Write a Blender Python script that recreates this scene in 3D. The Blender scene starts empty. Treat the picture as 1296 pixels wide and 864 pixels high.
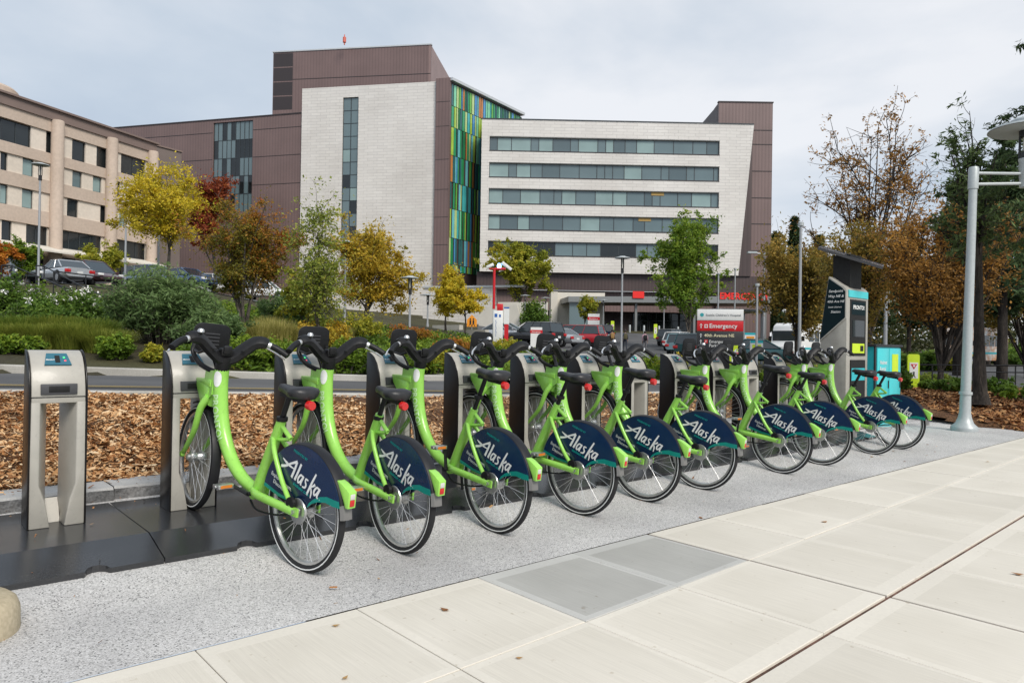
import bpy, bmesh, math, random
import numpy as np
from mathutils import Vector, Matrix

scene = bpy.context.scene
COL = scene.collection
R = math.radians
random.seed(7); rng = np.random.default_rng(11)

# ------------------------------------------------------------------ camera
# world frame: X along the row of docks, Y from the walk towards the docks, Z up, origin below the camera
F, PITCH, ROLL, YAW, EYE = 907.311, R(.346), R(.878), R(48.867), 1.2
d_ = Vector((math.cos(YAW)*math.cos(PITCH), math.sin(YAW)*math.cos(PITCH), math.sin(PITCH)))
rh = Vector((math.sin(YAW), -math.cos(YAW), 0)); fh = Vector((math.cos(YAW), math.sin(YAW), 0))
u_ = rh.cross(d_)
r2 = rh*math.cos(ROLL) + u_*math.sin(ROLL); u2 = u_*math.cos(ROLL) - rh*math.sin(ROLL)
CAM = Vector((0, 0, EYE))
cd = bpy.data.cameras.new('camera'); cam = bpy.data.objects.new('camera', cd); COL.objects.link(cam)
cd.sensor_width = 36; cd.lens = F/1296*36; cd.clip_start = .05; cd.clip_end = 3000
cam.matrix_world = Matrix(((r2.x, u2.x, -d_.x, CAM.x), (r2.y, u2.y, -d_.y, CAM.y), (r2.z, u2.z, -d_.z, CAM.z), (0, 0, 0, 1)))
scene.camera = cam

# ------------------------------------------------------------------ sky and sun (bright overcast)
SUN_EL, SUN_AZ = R(42), math.atan2(.55*-.658-.83*.753, .55*.753-.83*.658)     # direction towards the sun, right of and behind the camera
world = bpy.data.worlds.new('World'); scene.world = world; world.use_nodes = True
wn, wl = world.node_tree.nodes, world.node_tree.links
wn.clear()
wout = wn.new('ShaderNodeOutputWorld'); wbg = wn.new('ShaderNodeBackground'); wbg2 = wn.new('ShaderNodeBackground')
sky = wn.new('ShaderNodeTexSky'); sky.sky_type = 'NISHITA'; sky.sun_disc = False
sky.sun_elevation = SUN_EL; sky.sun_rotation = math.pi/2 - SUN_AZ
wl.new(sky.outputs[0], wbg.inputs['Color']); wbg.inputs['Strength'].default_value = .06
tc = wn.new('ShaderNodeTexCoord'); mp = wn.new('ShaderNodeMapping'); mp.inputs['Scale'].default_value = (1, 1, 2.6); mp.inputs['Location'].default_value = (-1.1977, 4.9123, -3.5267)
n1 = wn.new('ShaderNodeTexNoise'); n1.inputs['Scale'].default_value = .9; n1.inputs['Detail'].default_value = 7; n1.inputs['Roughness'].default_value = .52
n1.inputs['Distortion'].default_value = .25
cr = wn.new('ShaderNodeValToRGB')
cr.color_ramp.elements[0].position = .37; cr.color_ramp.elements[0].color = (.44, .55, .70, 1)
cr.color_ramp.elements[1].position = .61; cr.color_ramp.elements[1].color = (1.0, 1.02, 1.06, 1)
e = cr.color_ramp.elements.new(.5); e.color = (.68, .765, .87, 1)
wl.new(tc.outputs['Generated'], mp.inputs[0]); wl.new(mp.outputs[0], n1.inputs['Vector']); wl.new(n1.outputs['Fac'], cr.inputs[0])
wl.new(cr.outputs[0], wbg2.inputs['Color']); wbg2.inputs['Strength'].default_value = .46
wmix = wn.new('ShaderNodeMixShader'); wmix.inputs[0].default_value = .9       # a thick cloud cover over the clear sky
wl.new(wbg.outputs[0], wmix.inputs[1]); wl.new(wbg2.outputs[0], wmix.inputs[2]); wl.new(wmix.outputs[0], wout.inputs[0])
sd = bpy.data.lights.new('sun', 'SUN'); sd.energy = 1.5; sd.angle = R(24); sd.color = (1, .95, .88)
sun = bpy.data.objects.new('sun', sd); COL.objects.link(sun)
sdir = Vector((math.cos(SUN_EL)*math.cos(SUN_AZ), math.cos(SUN_EL)*math.sin(SUN_AZ), math.sin(SUN_EL)))
sun.rotation_euler = sdir.to_track_quat('Z', 'Y').to_euler(); sun.location = (-5, -10, 30)
scene.view_settings.view_transform = 'Standard'; scene.view_settings.look = 'None'
scene.view_settings.exposure = 1.0; scene.view_settings.gamma = 1; scene.view_settings.use_curve_mapping = False
scene.cycles.use_denoising = True; scene.cycles.max_bounces = 6; scene.cycles.transparent_max_bounces = 6
scene.cycles.caustics_reflective = False; scene.cycles.caustics_refractive = False

# ------------------------------------------------------------------ pixel helpers (photograph pixels 1296x864)
def ray(px, py): return d_ + r2*((px-648)/F) - u2*((py-432)/F)
def at(px, py, D): return CAM + ray(px, py)*D
def onz(px, py, z): v = ray(px, py); return CAM + v*((z-EYE)/v.z)
def pz(px, D, z):                                     # the point of height z at depth D in pixel column px
    py = 432 + F/u2.z*(d_.z + r2.z*(px-648)/F - (z-EYE)/D)
    return at(px, py, D)
def zat(px, py, D): return at(px, py, D).z
def uvz(U, V, z): p = rh*U + fh*V; return Vector((p.x, p.y, z))

# ------------------------------------------------------------------ materials
MAT = {}
def new_mat(name):
    m = bpy.data.materials.new(name); m.use_nodes = True
    return m, m.node_tree.nodes, m.node_tree.links, m.node_tree.nodes['Principled BSDF']
def plain(name, col, rough=.5, metal=0, var=.06, scale=30, bump=0, coat=0, spec=.5, emit=None, trans=0, wear=0):
    """a slightly uneven material: noise in colour and roughness"""
    if name in MAT: return MAT[name]
    m, n, l, b = new_mat(name)
    t = n.new('ShaderNodeTexCoord'); nz = n.new('ShaderNodeTexNoise'); nz.inputs['Scale'].default_value = scale; nz.inputs['Detail'].default_value = 4
    l.new(t.outputs['Object'], nz.inputs['Vector'])
    r = n.new('ShaderNodeValToRGB'); c = np.array(col[:3])
    r.color_ramp.elements[0].position = .3; r.color_ramp.elements[1].position = .7
    r.color_ramp.elements[0].color = (*np.clip(c*(1-var), 0, 1), 1); r.color_ramp.elements[1].color = (*np.clip(c*(1+var), 0, 1), 1)
    l.new(nz.outputs['Fac'], r.inputs[0]); l.new(r.outputs[0], b.inputs['Base Color'])
    mr = n.new('ShaderNodeMapRange'); mr.inputs[3].default_value = max(.02, rough*.85); mr.inputs[4].default_value = min(1, rough*1.2)
    l.new(nz.outputs['Fac'], mr.inputs[0]); l.new(mr.outputs[0], b.inputs['Roughness'])
    b.inputs['Metallic'].default_value = metal; b.inputs['Coat Weight'].default_value = coat; b.inputs['Coat Roughness'].default_value = .12
    b.inputs['Specular IOR Level'].default_value = spec
    if trans: b.inputs['Transmission Weight'].default_value = trans
    if wear:
        # scuffs and grime: fine speckle, and a small difference from one object to the next
        oi = n.new('ShaderNodeObjectInfo'); n2 = n.new('ShaderNodeTexNoise'); n2.inputs['Scale'].default_value = 46; n2.inputs['Detail'].default_value = 6; n2.inputs['Roughness'].default_value = .7
        ad = n.new('ShaderNodeVectorMath'); ad.operation = 'ADD'; l.new(t.outputs['Object'], ad.inputs[0]); l.new(oi.outputs['Random'], ad.inputs[1]); l.new(ad.outputs[0], n2.inputs[0])
        r2_ = n.new('ShaderNodeValToRGB'); r2_.color_ramp.elements[0].position = .30; r2_.color_ramp.elements[1].position = .44
        r2_.color_ramp.elements[0].color = (1-wear, 1-wear, 1-wear, 1); r2_.color_ramp.elements[1].color = (1, 1, 1, 1); l.new(n2.outputs['Fac'], r2_.inputs[0])
        mm = n.new('ShaderNodeMix'); mm.data_type = 'RGBA'; mm.blend_type = 'MULTIPLY'; mm.inputs[0].default_value = 1; l.new(r.outputs[0], mm.inputs[6]); l.new(r2_.outputs[0], mm.inputs[7])
        hv = n.new('ShaderNodeHueSaturation'); m3 = n.new('ShaderNodeMapRange'); m3.inputs[3].default_value = .92; m3.inputs[4].default_value = 1.06; l.new(oi.outputs['Random'], m3.inputs[0]); l.new(m3.outputs[0], hv.inputs['Value'])
        l.new(mm.outputs[2], hv.inputs['Color']); l.new(hv.outputs[0], b.inputs['Base Color'])
    if bump:
        bp = n.new('ShaderNodeBump'); bp.inputs['Strength'].default_value = bump; bp.inputs['Distance'].default_value = .01
        l.new(nz.outputs['Fac'], bp.inputs['Height']); l.new(bp.outputs[0], b.inputs['Normal'])
    if emit:
        b.inputs['Emission Color'].default_value = (*emit[0], 1); b.inputs['Emission Strength'].default_value = emit[1]
    MAT[name] = m; return m
def leafmat(name, stops, rough=.6, trans=.4, gain=1.55):
    """foliage: each leaf face takes its own colour from the stored per-face value"""
    if name in MAT: return MAT[name]
    if trans: stops = [(p, tuple(min(.9, x*gain) for x in c)) for p, c in stops]
    m, n, l, b = new_mat(name)
    a = n.new('ShaderNodeAttribute'); a.attribute_name = 'tone'
    r = n.new('ShaderNodeValToRGB')
    el = r.color_ramp.elements
    el[0].position = stops[0][0]; el[0].color = (*stops[0][1], 1); el[1].position = stops[-1][0]; el[1].color = (*stops[-1][1], 1)
    for p, c in stops[1:-1]: e = el.new(p); e.color = (*c, 1)
    l.new(a.outputs['Fac'], r.inputs[0]); l.new(r.outputs[0], b.inputs['Base Color'])
    b.inputs['Roughness'].default_value = rough; b.inputs['Specular IOR Level'].default_value = .25
    tr = n.new('ShaderNodeBsdfTranslucent'); l.new(r.outputs[0], tr.inputs['Color'])
    mx = n.new('ShaderNodeMixShader'); mx.inputs[0].default_value = trans
    l.new(b.outputs[0], mx.inputs[1]); l.new(tr.outputs[0], mx.inputs[2]); l.new(mx.outputs[0], n['Material Output'].inputs[0])
    MAT[name] = m; return m
def mixnoise(name, cols, scales, rough=.85, bump=.3, bscale=None, bdist=.01, stretch=None, weights=None, spec=.3):
    """several noises of different size layered over each other: ground and stone surfaces"""
    m, n, l, b = new_mat(name)
    t = n.new('ShaderNodeTexCoord'); mp = n.new('ShaderNodeMapping'); l.new(t.outputs['Object'], mp.inputs[0])
    if stretch: mp.inputs['Scale'].default_value = stretch
    prev = None
    for i, s in enumerate(scales):
        nz = n.new('ShaderNodeTexNoise'); nz.inputs['Scale'].default_value = s; nz.inputs['Detail'].default_value = 5; l.new(mp.outputs[0], nz.inputs['Vector'])
        r = n.new('ShaderNodeValToRGB'); r.color_ramp.elements[0].position = .36; r.color_ramp.elements[1].position = .64
        r.color_ramp.elements[0].color = (*cols[i][0], 1); r.color_ramp.elements[1].color = (*cols[i][1], 1)
        l.new(nz.outputs['Fac'], r.inputs[0])
        if prev is None: prev = r.outputs[0]
        else:
            mx = n.new('ShaderNodeMix'); mx.data_type = 'RGBA'; mx.blend_type = 'MULTIPLY'; mx.inputs[0].default_value = (weights[i] if weights else .7)
            l.new(prev, mx.inputs[6]); l.new(r.outputs[0], mx.inputs[7]); prev = mx.outputs[2]
    l.new(prev, b.inputs['Base Color']); b.inputs['Roughness'].default_value = rough; b.inputs['Specular IOR Level'].default_value = spec
    if bump:
        nb = n.new('ShaderNodeTexNoise'); nb.inputs['Scale'].default_value = bscale or scales[-1]; nb.inputs['Detail'].default_value = 6
        l.new(mp.outputs[0], nb.inputs['Vector'])
        bp = n.new('ShaderNodeBump'); bp.inputs['Strength'].default_value = bump; bp.inputs['Distance'].default_value = bdist
        l.new(nb.outputs['Fac'], bp.inputs['Height']); l.new(bp.outputs[0], b.inputs['Normal'])
    MAT[name] = m; return m

# ------------------------------------------------------------------ object helpers
def tag(o, label=None, cat=None, group=None, kind=None):
    if label: o['label'] = label
    if cat: o['category'] = cat
    if group: o['group'] = group
    if kind: o['kind'] = kind
    return o
def empty(name, loc=(0, 0, 0), rz=0, label=None, cat=None, group=None):
    o = bpy.data.objects.new(name, None); COL.objects.link(o); o.location = loc; o.rotation_euler = (0, 0, rz); o.empty_display_size = .2
    return tag(o, label, cat, group)
def link(name, me, mat=None, parent=None, M=None):
    o = bpy.data.objects.new(name, me); COL.objects.link(o)
    if mat is not None and len(me.materials) == 0: me.materials.append(mat)
    if parent is not None: o.parent = parent
    if M is not None: o.matrix_local = M
    return o
def copy_tree(o, parent=None):
    c = o.copy(); COL.objects.link(c)
    if parent is not None: c.parent = parent
    for ch in o.children: copy_tree(ch, c)
    return c

class MB:
    """collects shapes and links them as ONE mesh object"""
    def __init__(s): s.v = []; s.f = []
    def add(s, vs, fs):
        o = len(s.v); s.v += [tuple(p) for p in vs]; s.f += [tuple(i+o for i in f) for f in fs]; return s
    def box(s, c, size, M=None):
        x, y, z = [q/2 for q in size]; c = Vector(c)
        vs = [Vector(p) for p in ((-x,-y,-z),(x,-y,-z),(x,y,-z),(-x,y,-z),(-x,-y,z),(x,-y,z),(x,y,z),(-x,y,z))]
        vs = [(M @ p if M else p) + c for p in vs]
        return s.add(vs, [(0,3,2,1),(4,5,6,7),(0,1,5,4),(1,2,6,5),(2,3,7,6),(3,0,4,7)])
    def bb(s, x0, x1, y0, y1, z0, z1): return s.box(((x0+x1)/2, (y0+y1)/2, (z0+z1)/2), (abs(x1-x0), abs(y1-y0), abs(z1-z0)))
    def prism(s, poly, a, b, axis='x', taper=1.0):
        """poly: 2D outline, extruded from a to b along axis (the outline lies in the other two axes)"""
        n = len(poly); cx = sum(p[0] for p in poly)/n; cy = sum(p[1] for p in poly)/n
        def P(p, t, k):
            q = (cx+(p[0]-cx)*k, cy+(p[1]-cy)*k)
            return {'x': (t, q[0], q[1]), 'y': (q[0], t, q[1]), 'z': (q[0], q[1], t)}[axis]
        vs = [P(p, a, 1) for p in poly] + [P(p, b, taper) for p in poly]
        return s.add(vs, [tuple(range(n))[::-1], tuple(range(n, 2*n))] + [(i, (i+1) % n, n+(i+1) % n, n+i) for i in range(n)])
    def tube(s, pts, rad, n=8, cap=True, sy=1.0, up=None):
        """sweep a round (sy=1) or flattened section along pts"""
        pts = [Vector(p) for p in pts]; m = len(pts)
        rad = [rad]*m if isinstance(rad, (int, float)) else list(rad)
        vs = []; prev = None
        for i, p in enumerate(pts):
            t = (pts[min(i+1, m-1)] - pts[max(i-1, 0)]).normalized()
            if prev is None:
                a = Vector(up) if up else (Vector((0, 0, 1)) if abs(t.z) < .9 else Vector((1, 0, 0)))
            else: a = prev
            a = (a - t*a.dot(t)).normalized(); b = t.cross(a); prev = a
            for k in range(n):
                w = 2*math.pi*k/n; vs.append(p + a*(math.cos(w)*rad[i]*sy) + b*(math.sin(w)*rad[i]))
        fs = [(i*n+k, i*n+(k+1) % n, (i+1)*n+(k+1) % n, (i+1)*n+k) for i in range(m-1) for k in range(n)]
        if cap: fs += [tuple(range(n))[::-1], tuple(range((m-1)*n, m*n))]
        return s.add(vs, fs)
    def lathe(s, prof, n=16, axis='z', c=(0, 0, 0), closed=False, a0=0, a1=2*math.pi):
        """prof: (radius, along) pairs revolved about axis through c"""
        full = abs(a1-a0-2*math.pi) < 1e-6; m = len(prof); cols = n if full else n+1; vs = []
        for k in range(cols):
            w = a0+(a1-a0)*k/n; cw, sw = math.cos(w), math.sin(w)
            for r, h in prof:
                q = {'z': (r*cw, r*sw, h), 'x': (h, r*cw, r*sw), 'y': (r*sw, h, r*cw)}[axis]
                vs.append((q[0]+c[0], q[1]+c[1], q[2]+c[2]))
        fs = []; mm = m if closed else m-1
        for k in range(n):
            k2 = (k+1) % cols
            for i in range(mm):
                j = (i+1) % m; fs.append((k*m+i, k2*m+i, k2*m+j, k*m+j))
        if full and not closed:
            if prof[0][0] > 1e-6: fs.append(tuple(k*m for k in range(n))[::-1])
            if prof[-1][0] > 1e-6: fs.append(tuple(k*m+m-1 for k in range(n)))
        return s.add(vs, fs)
    def mesh(s, name='m', smooth=False, bevel=0, angle=40):
        me = bpy.data.meshes.new(name); me.from_pydata(s.v, [], s.f); me.update()
        bm = bmesh.new(); bm.from_mesh(me)
        bmesh.ops.remove_doubles(bm, verts=bm.verts, dist=1e-6)
        bmesh.ops.recalc_face_normals(bm, faces=bm.faces)
        if bevel:
            es = [e for e in bm.edges if len(e.link_faces) == 2 and e.calc_face_angle(0) > R(30)]
            bmesh.ops.bevel(bm, geom=es, offset=bevel, segments=2, profile=.5, affect='EDGES', clamp_overlap=True)
        bm.to_mesh(me); bm.free()
        if smooth or bevel:
            me.polygons.foreach_set('use_smooth', [True]*len(me.polygons)); me.set_sharp_from_angle(angle=R(angle))
        me.update(); return me
    def build(s, name, mat, parent=None, smooth=False, bevel=0, M=None, angle=40):
        return link(name, s.mesh(name, smooth, bevel, angle), mat, parent, M)

def bez(p0, p1, p2, n=8):
    p0, p1, p2 = Vector(p0), Vector(p1), Vector(p2)
    return [p0*(1-t)**2 + p1*(2*t*(1-t)) + p2*t*t for t in [i/n for i in range(n+1)]]
def spline(pts, n=6):
    """Catmull-Rom through pts"""
    P = [Vector(p) for p in pts]; P = [P[0]*2-P[1]] + P + [P[-1]*2-P[-2]]; out = []
    for i in range(1, len(P)-2):
        for k in range(n):
            t = k/n; a, b, c, d = P[i-1], P[i], P[i+1], P[i+2]
            out.append(((b*2) + (c-a)*t + (a*2-b*5+c*4-d)*t*t + (b*3-a-c*3+d)*t**3)*.5)
    return out + [P[-2]]
def roundrect(w, h, r, n=4):
    o = []
    for cx, cy, a in ((w/2-r, h/2-r, 0), (-w/2+r, h/2-r, 90), (-w/2+r, -h/2+r, 180), (w/2-r, -h/2+r, 270)):
        o += [(cx+r*math.cos(R(a+90*k/n)), cy+r*math.sin(R(a+90*k/n))) for k in range(n+1)]
    return o
TXT = {}
def text_mesh(s, size=1.0, bold=0.0, shear=0.0, align='LEFT', spacing=1.0):
    key = (s, size, bold, shear, align, spacing)
    if key in TXT: return TXT[key]
    cu = bpy.data.curves.new('t', 'FONT'); cu.body = s; cu.size = size; cu.offset = bold*size; cu.shear = shear; cu.align_x = align; cu.space_character = spacing
    cu.resolution_u = 2; cu.fill_mode = 'FRONT'
    o = bpy.data.objects.new('t', cu); COL.objects.link(o)
    bpy.context.view_layer.update()
    me = bpy.data.meshes.new_from_object(o.evaluated_get(bpy.context.evaluated_depsgraph_get()))
    bpy.data.objects.remove(o); me.materials.clear(); TXT[key] = me
    return me
def ribbon(strokes, scale=1.0):
    """flat lettering drawn with a brush: strokes of (points, widths)"""
    mb = MB()
    for pts, wd in strokes:
        P = spline([(p[0], p[1], 0) for p in pts], 5); m = len(P)
        W = np.interp(np.linspace(0, 1, m), np.linspace(0, 1, len(wd)), wd)
        vs = []
        for i, p in enumerate(P):
            t = (P[min(i+1, m-1)]-P[max(i-1, 0)]).normalized(); nn = Vector((-t.y, t.x, 0))
            vs += [(p+nn*W[i]/2)*scale, (p-nn*W[i]/2)*scale]
        mb.add(vs, [(2*i, 2*i+1, 2*i+3, 2*i+2) for i in range(m-1)])
    return mb
def basis(x, y, o):
    """matrix with local x along x, y along y, origin o"""
    x = Vector(x).normalized(); y = Vector(y); y = (y-x*y.dot(x)).normalized(); z = x.cross(y); o = Vector(o)
    return Matrix(((x.x, y.x, z.x, o.x), (x.y, y.y, z.y, o.y), (x.z, y.z, z.z, o.z), (0, 0, 0, 1)))
# ------------------------------------------------------------------ terrain
PXC = [-600, -300, 0, 100, 250, 400, 550, 650, 750, 850, 1000, 1150, 1300, 1600, 2000]
DEP = [10, 16, 22, 30, 42, 62, 85, 105, 140, 300, 900]
ZT = [[1.0,.9,.85,.8,.65,.5,.4,.3,.25,.2,.1,.1,.1,.1,.1], [1.0,.9,.85,.8,.65,.5,.4,.3,.25,.2,.1,.1,.1,.1,.1],
      [2,1.8,1.7,1.6,1.3,1.0,.7,.5,.35,.25,.1,.1,.1,.1,.1], [3,3,2.9,2.8,2.2,1.6,1.2,1,.6,.3,.15,.1,.1,.1,.1],
      [4.6,4.5,4.4,4.4,4.2,2.8,2,1.2,.7,.4,.2,.1,.1,.1,.1], [5.6,5.5,5.2,5,5.4,4,2.8,1.4,1,.7,.3,.1,.1,.1,.1],
      [8.5,8.5,8.5,8,6.5,5,4,3,2.2,2,1,.2,.1,.1,.1], [10.5,10.5,10,9.5,8,6.5,5,4,3.7,3.5,2.5,.5,.2,.2,.2],
      [11,11,10.5,10,9,8,7,5,4.5,4.5,3.5,1,.5,.5,.5], [14,14,14,13,12,11,10,8,7,7,6,3,2,2,2], [16]*15]
ZT = np.array(ZT, float)
def zroad(X): return float(np.interp(X, [-25, -6, 0, 9, 14, 20, 30, 60], [1.0, .88, .64, .27, .2, .1, .05, .05]))
def table(px, D):
    col = [np.interp(px, PXC, row) for row in ZT]
    return float(np.interp(math.log(max(D, 10)), np.log(DEP), col))
def gz_at(p):
    """ground height under a world point"""
    U, V = p[0]*rh.x+p[1]*rh.y, p[0]*fh.x+p[1]*fh.y
    if V < 4: return -.35
    t = table(648+F*U/V, V); X, Y = p[0], p[1]
    if Y < 9.6: return min(t, -.35) if X < 13 else -.12
    if Y < 15.7: return zroad(X)-.06 if X < 30 else t
    k = min(1, (Y-15.7)/4); k = k*k*(3-2*k)
    return (zroad(X)+.10)*(1-k) + t*k
def stand(px, D):
    """a point on the ground in pixel column px at depth D"""
    z = .5
    for _ in range(6):
        p = pz(px, D, z); z = gz_at(p)
    return pz(px, D, z)
def sheet(name, pxs, Ds, dz, mat, label_kind='structure'):
    vs = []; fs = []; n = len(pxs)
    for D in Ds:
        for x in pxs:
            p = uvz((x-648)/F*D, D, 0); vs.append((p.x, p.y, gz_at(p)+dz))
    for i in range(len(Ds)-1):
        for k in range(n-1): fs.append((i*n+k, i*n+k+1, (i+1)*n+k+1, (i+1)*n+k))
    o = MB().add(vs, fs).build(name, mat, smooth=True, angle=180); o['kind'] = label_kind; return o

M_soil = mixnoise('planting_soil', [((.035,.026,.018),(.085,.062,.04)), ((.45,.5,.4),(1,1,1))], [1.2, 26], rough=.95, bump=.8, bscale=40, bdist=.05)
M_grass = mixnoise('grass_ground', [((.05,.042,.024),(.095,.09,.035)), ((.5,.5,.45),(1,1,1))], [.25, 9], rough=.95, bump=.8, bscale=14, bdist=.08)
M_asph = mixnoise('asphalt', [((.085,.085,.088),(.125,.124,.125)), ((.72,.72,.72),(1,1,1))], [.35, 160], rough=.85, bump=.25, bscale=220, bdist=.006)
M_kerb = mixnoise('kerb_concrete', [((.36,.345,.31),(.50,.48,.44)), ((.8,.8,.78),(1,1,1))], [1.1, 35], rough=.85, bump=.2, bscale=60, bdist=.005)
PX_FINE = list(np.arange(-620, 2001, 24)); D_FINE = [4,6,8,9,10,11,12,13,14,15,15.6,16,16.6,17.3,18,19,20,21,22,24,26,28,30,33,36,39,42,46,50,54,58,62,68,74,80,85,92,98,105,115,125,140,170,220,300,500,900]
tag(sheet('ground', PX_FINE, D_FINE, 0, M_grass), kind='structure')
lot = sheet('parking_lot', list(np.arange(604, 917, 24))+[921], [d for d in D_FINE if 30 <= d <= 98], .05, M_asph)
lot2 = sheet('upper_parking_lot', [x for x in PX_FINE if -300 <= x <= 430], [d for d in D_FINE if 42 <= d <= 62], .05, M_asph)
rroad = sheet('side_road', [x for x in PX_FINE if 1110 <= x <= 2001], [d for d in D_FINE if 21 <= d <= 62], .05, M_asph)

# road in front of the planting bed
def strip(name, xs, prof, mat, zf):
    """prof: (Y, dz) across; swept along X at the height zf(X)"""
    vs = [(x, y, zf(x)+dz) for x in xs for y, dz in prof]; m = len(prof)
    fs = [(i*m+k, (i+1)*m+k, (i+1)*m+k+1, i*m+k+1) for i in range(len(xs)-1) for k in range(m-1)]
    o = MB().add(vs, fs).build(name, mat, smooth=True, angle=30); o['kind'] = 'structure'; return o
XR = list(np.arange(-24, 41, 1.0))
strip('road', XR, [(9.7, -.02), (11.3, .02), (12.6, .03), (14, .02), (15.62, 0)], M_asph, zroad)
M_yel = mixnoise('worn_yellow_paint', [((.36,.25,.06),(.5,.36,.1)), ((.6,.6,.6),(1,1,1))], [3, 60], rough=.8, bump=0)
yc = onz(100, 488.5, zroad(1.2)).y
for i, (x0, x1) in enumerate([(-14, 9.5)]):
    xs = list(np.arange(x0, x1+.1, .5))
    for dy in (0, .2):
        strip('road_line', xs, [(yc+dy, .026), (yc+dy+.09, .026)], M_yel, zroad)
def kerb(name, x0, x1, y0, y1, h, below, L, label=None):
    root = strip(name, list(np.arange(x0, x1+.01, 1)), [(y0+.02, -below), (y0+.02, h-.02), (y1-.02, h-.02), (y1-.02, -below)], M_kerb, zroad)
    x = x0
    while x < x1-.1:
        xs = [x+.006, x+L/2, x+L-.006]; vs = []
        for q in xs:
            z = zroad(q); vs += [(q, y0, z-below), (q, y0, z+h-.02), (q, y0+.02, z+h), (q, y1, z+h), (q, y1, z-below)]
        fs = [(i*5+k, (i+1)*5+k, (i+1)*5+k+1, i*5+k+1) for i in range(2) for k in range(4)] + [(0,1,2,3,4), (14,13,12,11,10)]
        MB().add(vs, fs).build('kerb_stone', M_kerb, root); x += L
    return root
kerb('kerb', -20, 11.5, 15.6, 15.9, .15, .1, 3.05)
kerb('kerb_edge', -12, 13, 9.62, 9.78, .03, .1, 3.05)
# pale concrete crossing behind the docks
M_pale = mixnoise('pale_concrete', [((.46,.44,.39),(.60,.57,.51)), ((.85,.85,.83),(1,1,1))], [.8, 40], rough=.85, bump=.15, bscale=90, bdist=.004)
ap = MB()
apx = list(np.arange(11.6, 30, .8)); vs = []
for x in apx:
    for y in (12.4, 13.6, 15.2, 17, 20.5): vs.append((x, y, zroad(x)+.05+.1*min(1, max(0, (y-12.6)/.8))))
ap.add(vs, [(i*5+k, (i+1)*5+k, (i+1)*5+k+1, i*5+k+1) for i in range(len(apx)-1) for k in range(4)])
ap.build('crossing', M_pale, smooth=True)['kind'] = 'structure'

# ------------------------------------------------------------------ sidewalk of single slabs
def concrete(name, c0, c1, broom):
    m, n, l, b = new_mat(name)
    t = n.new('ShaderNodeTexCoord'); oi = n.new('ShaderNodeObjectInfo')
    ad = n.new('ShaderNodeVectorMath'); ad.operation = 'ADD'; l.new(t.outputs['Object'], ad.inputs[0])
    sc = n.new('ShaderNodeVectorMath'); sc.operation = 'SCALE'; sc.inputs['Scale'].default_value = 37; l.new(oi.outputs['Random'], sc.inputs[0]); l.new(sc.outputs[0], ad.inputs[1])
    n1 = n.new('ShaderNodeTexNoise'); n1.inputs['Scale'].default_value = 1.6; n1.inputs['Detail'].default_value = 6; l.new(ad.outputs[0], n1.inputs[0])
    r = n.new('ShaderNodeValToRGB'); r.color_ramp.elements[0].position = .3; r.color_ramp.elements[1].position = .72
    r.color_ramp.elements[0].color = (*c0, 1); r.color_ramp.elements[1].color = (*c1, 1); l.new(n1.outputs['Fac'], r.inputs[0])
    mp = n.new('ShaderNodeMapping'); mp.inputs['Scale'].default_value = (170, 3.5, 1) if broom else (60, 60, 60); l.new(ad.outputs[0], mp.inputs[0])
    n2 = n.new('ShaderNodeTexNoise'); n2.inputs['Scale'].default_value = 1; n2.inputs['Detail'].default_value = 3; l.new(mp.outputs[0], n2.inputs[0])
    r2_ = n.new('ShaderNodeValToRGB'); r2_.color_ramp.elements[0].position = .25; r2_.color_ramp.elements[1].position = .75
    k = .88 if broom else .93
    r2_.color_ramp.elements[0].color = (k, k, k, 1); r2_.color_ramp.elements[1].color = (1, 1, 1, 1); l.new(n2.outputs['Fac'], r2_.inputs[0])
    n3 = n.new('ShaderNodeTexNoise'); n3.inputs['Scale'].default_value = 23; n3.inputs['Detail'].default_value = 2; l.new(ad.outputs[0], n3.inputs[0])
    r3 = n.new('ShaderNodeValToRGB'); r3.color_ramp.elements[0].position = .23; r3.color_ramp.elements[1].position = .30      # scattered specks and dirt
    r3.color_ramp.elements[0].color = (.72, .68, .62, 1); r3.color_ramp.elements[1].color = (1, 1, 1, 1); l.new(n3.outputs['Fac'], r3.inputs[0])
    m1 = n.new('ShaderNodeMix'); m1.data_type = 'RGBA'; m1.blend_type = 'MULTIPLY'; m1.inputs[0].default_value = 1; l.new(r.outputs[0], m1.inputs[6]); l.new(r2_.outputs[0], m1.inputs[7])
    m2 = n.new('ShaderNodeMix'); m2.data_type = 'RGBA'; m2.blend_type = 'MULTIPLY'; m2.inputs[0].default_value = .8; l.new(m1.outputs[2], m2.inputs[6]); l.new(r3.outputs[0], m2.inputs[7])
    hv = n.new('ShaderNodeHueSaturation'); mr = n.new('ShaderNodeMapRange'); mr.inputs[3].default_value = .96; mr.inputs[4].default_value = 1.03
    l.new(oi.outputs['Random'], mr.inputs[0]); l.new(mr.outputs[0], hv.inputs['Value']); l.new(m2.outputs[2], hv.inputs['Color'])
    l.new(hv.outputs[0], b.inputs['Base Color']); b.inputs['Roughness'].default_value = .8; b.inputs['Specular IOR Level'].default_value = .3
    bp = n.new('ShaderNodeBump'); bp.inputs['Strength'].default_value = .35 if broom else .08; bp.inputs['Distance'].default_value = .003
    l.new(n2.outputs['Fac'], bp.inputs['Height']); l.new(bp.outputs[0], b.inputs['Normal'])
    MAT[name] = m; return m
M_br = concrete('broomed_concrete', (.635, .588, .50), (.715, .665, .575), True)
M_sm = concrete('trowelled_concrete', (.67, .622, .535), (.73, .68, .59), False)
M_brg = concrete('grey_broomed_concrete', (.38, .37, .34), (.46, .45, .415), True)
M_smg = concrete('grey_trowelled_concrete', (.47, .46, .43), (.53, .52, .485), False)
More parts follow.
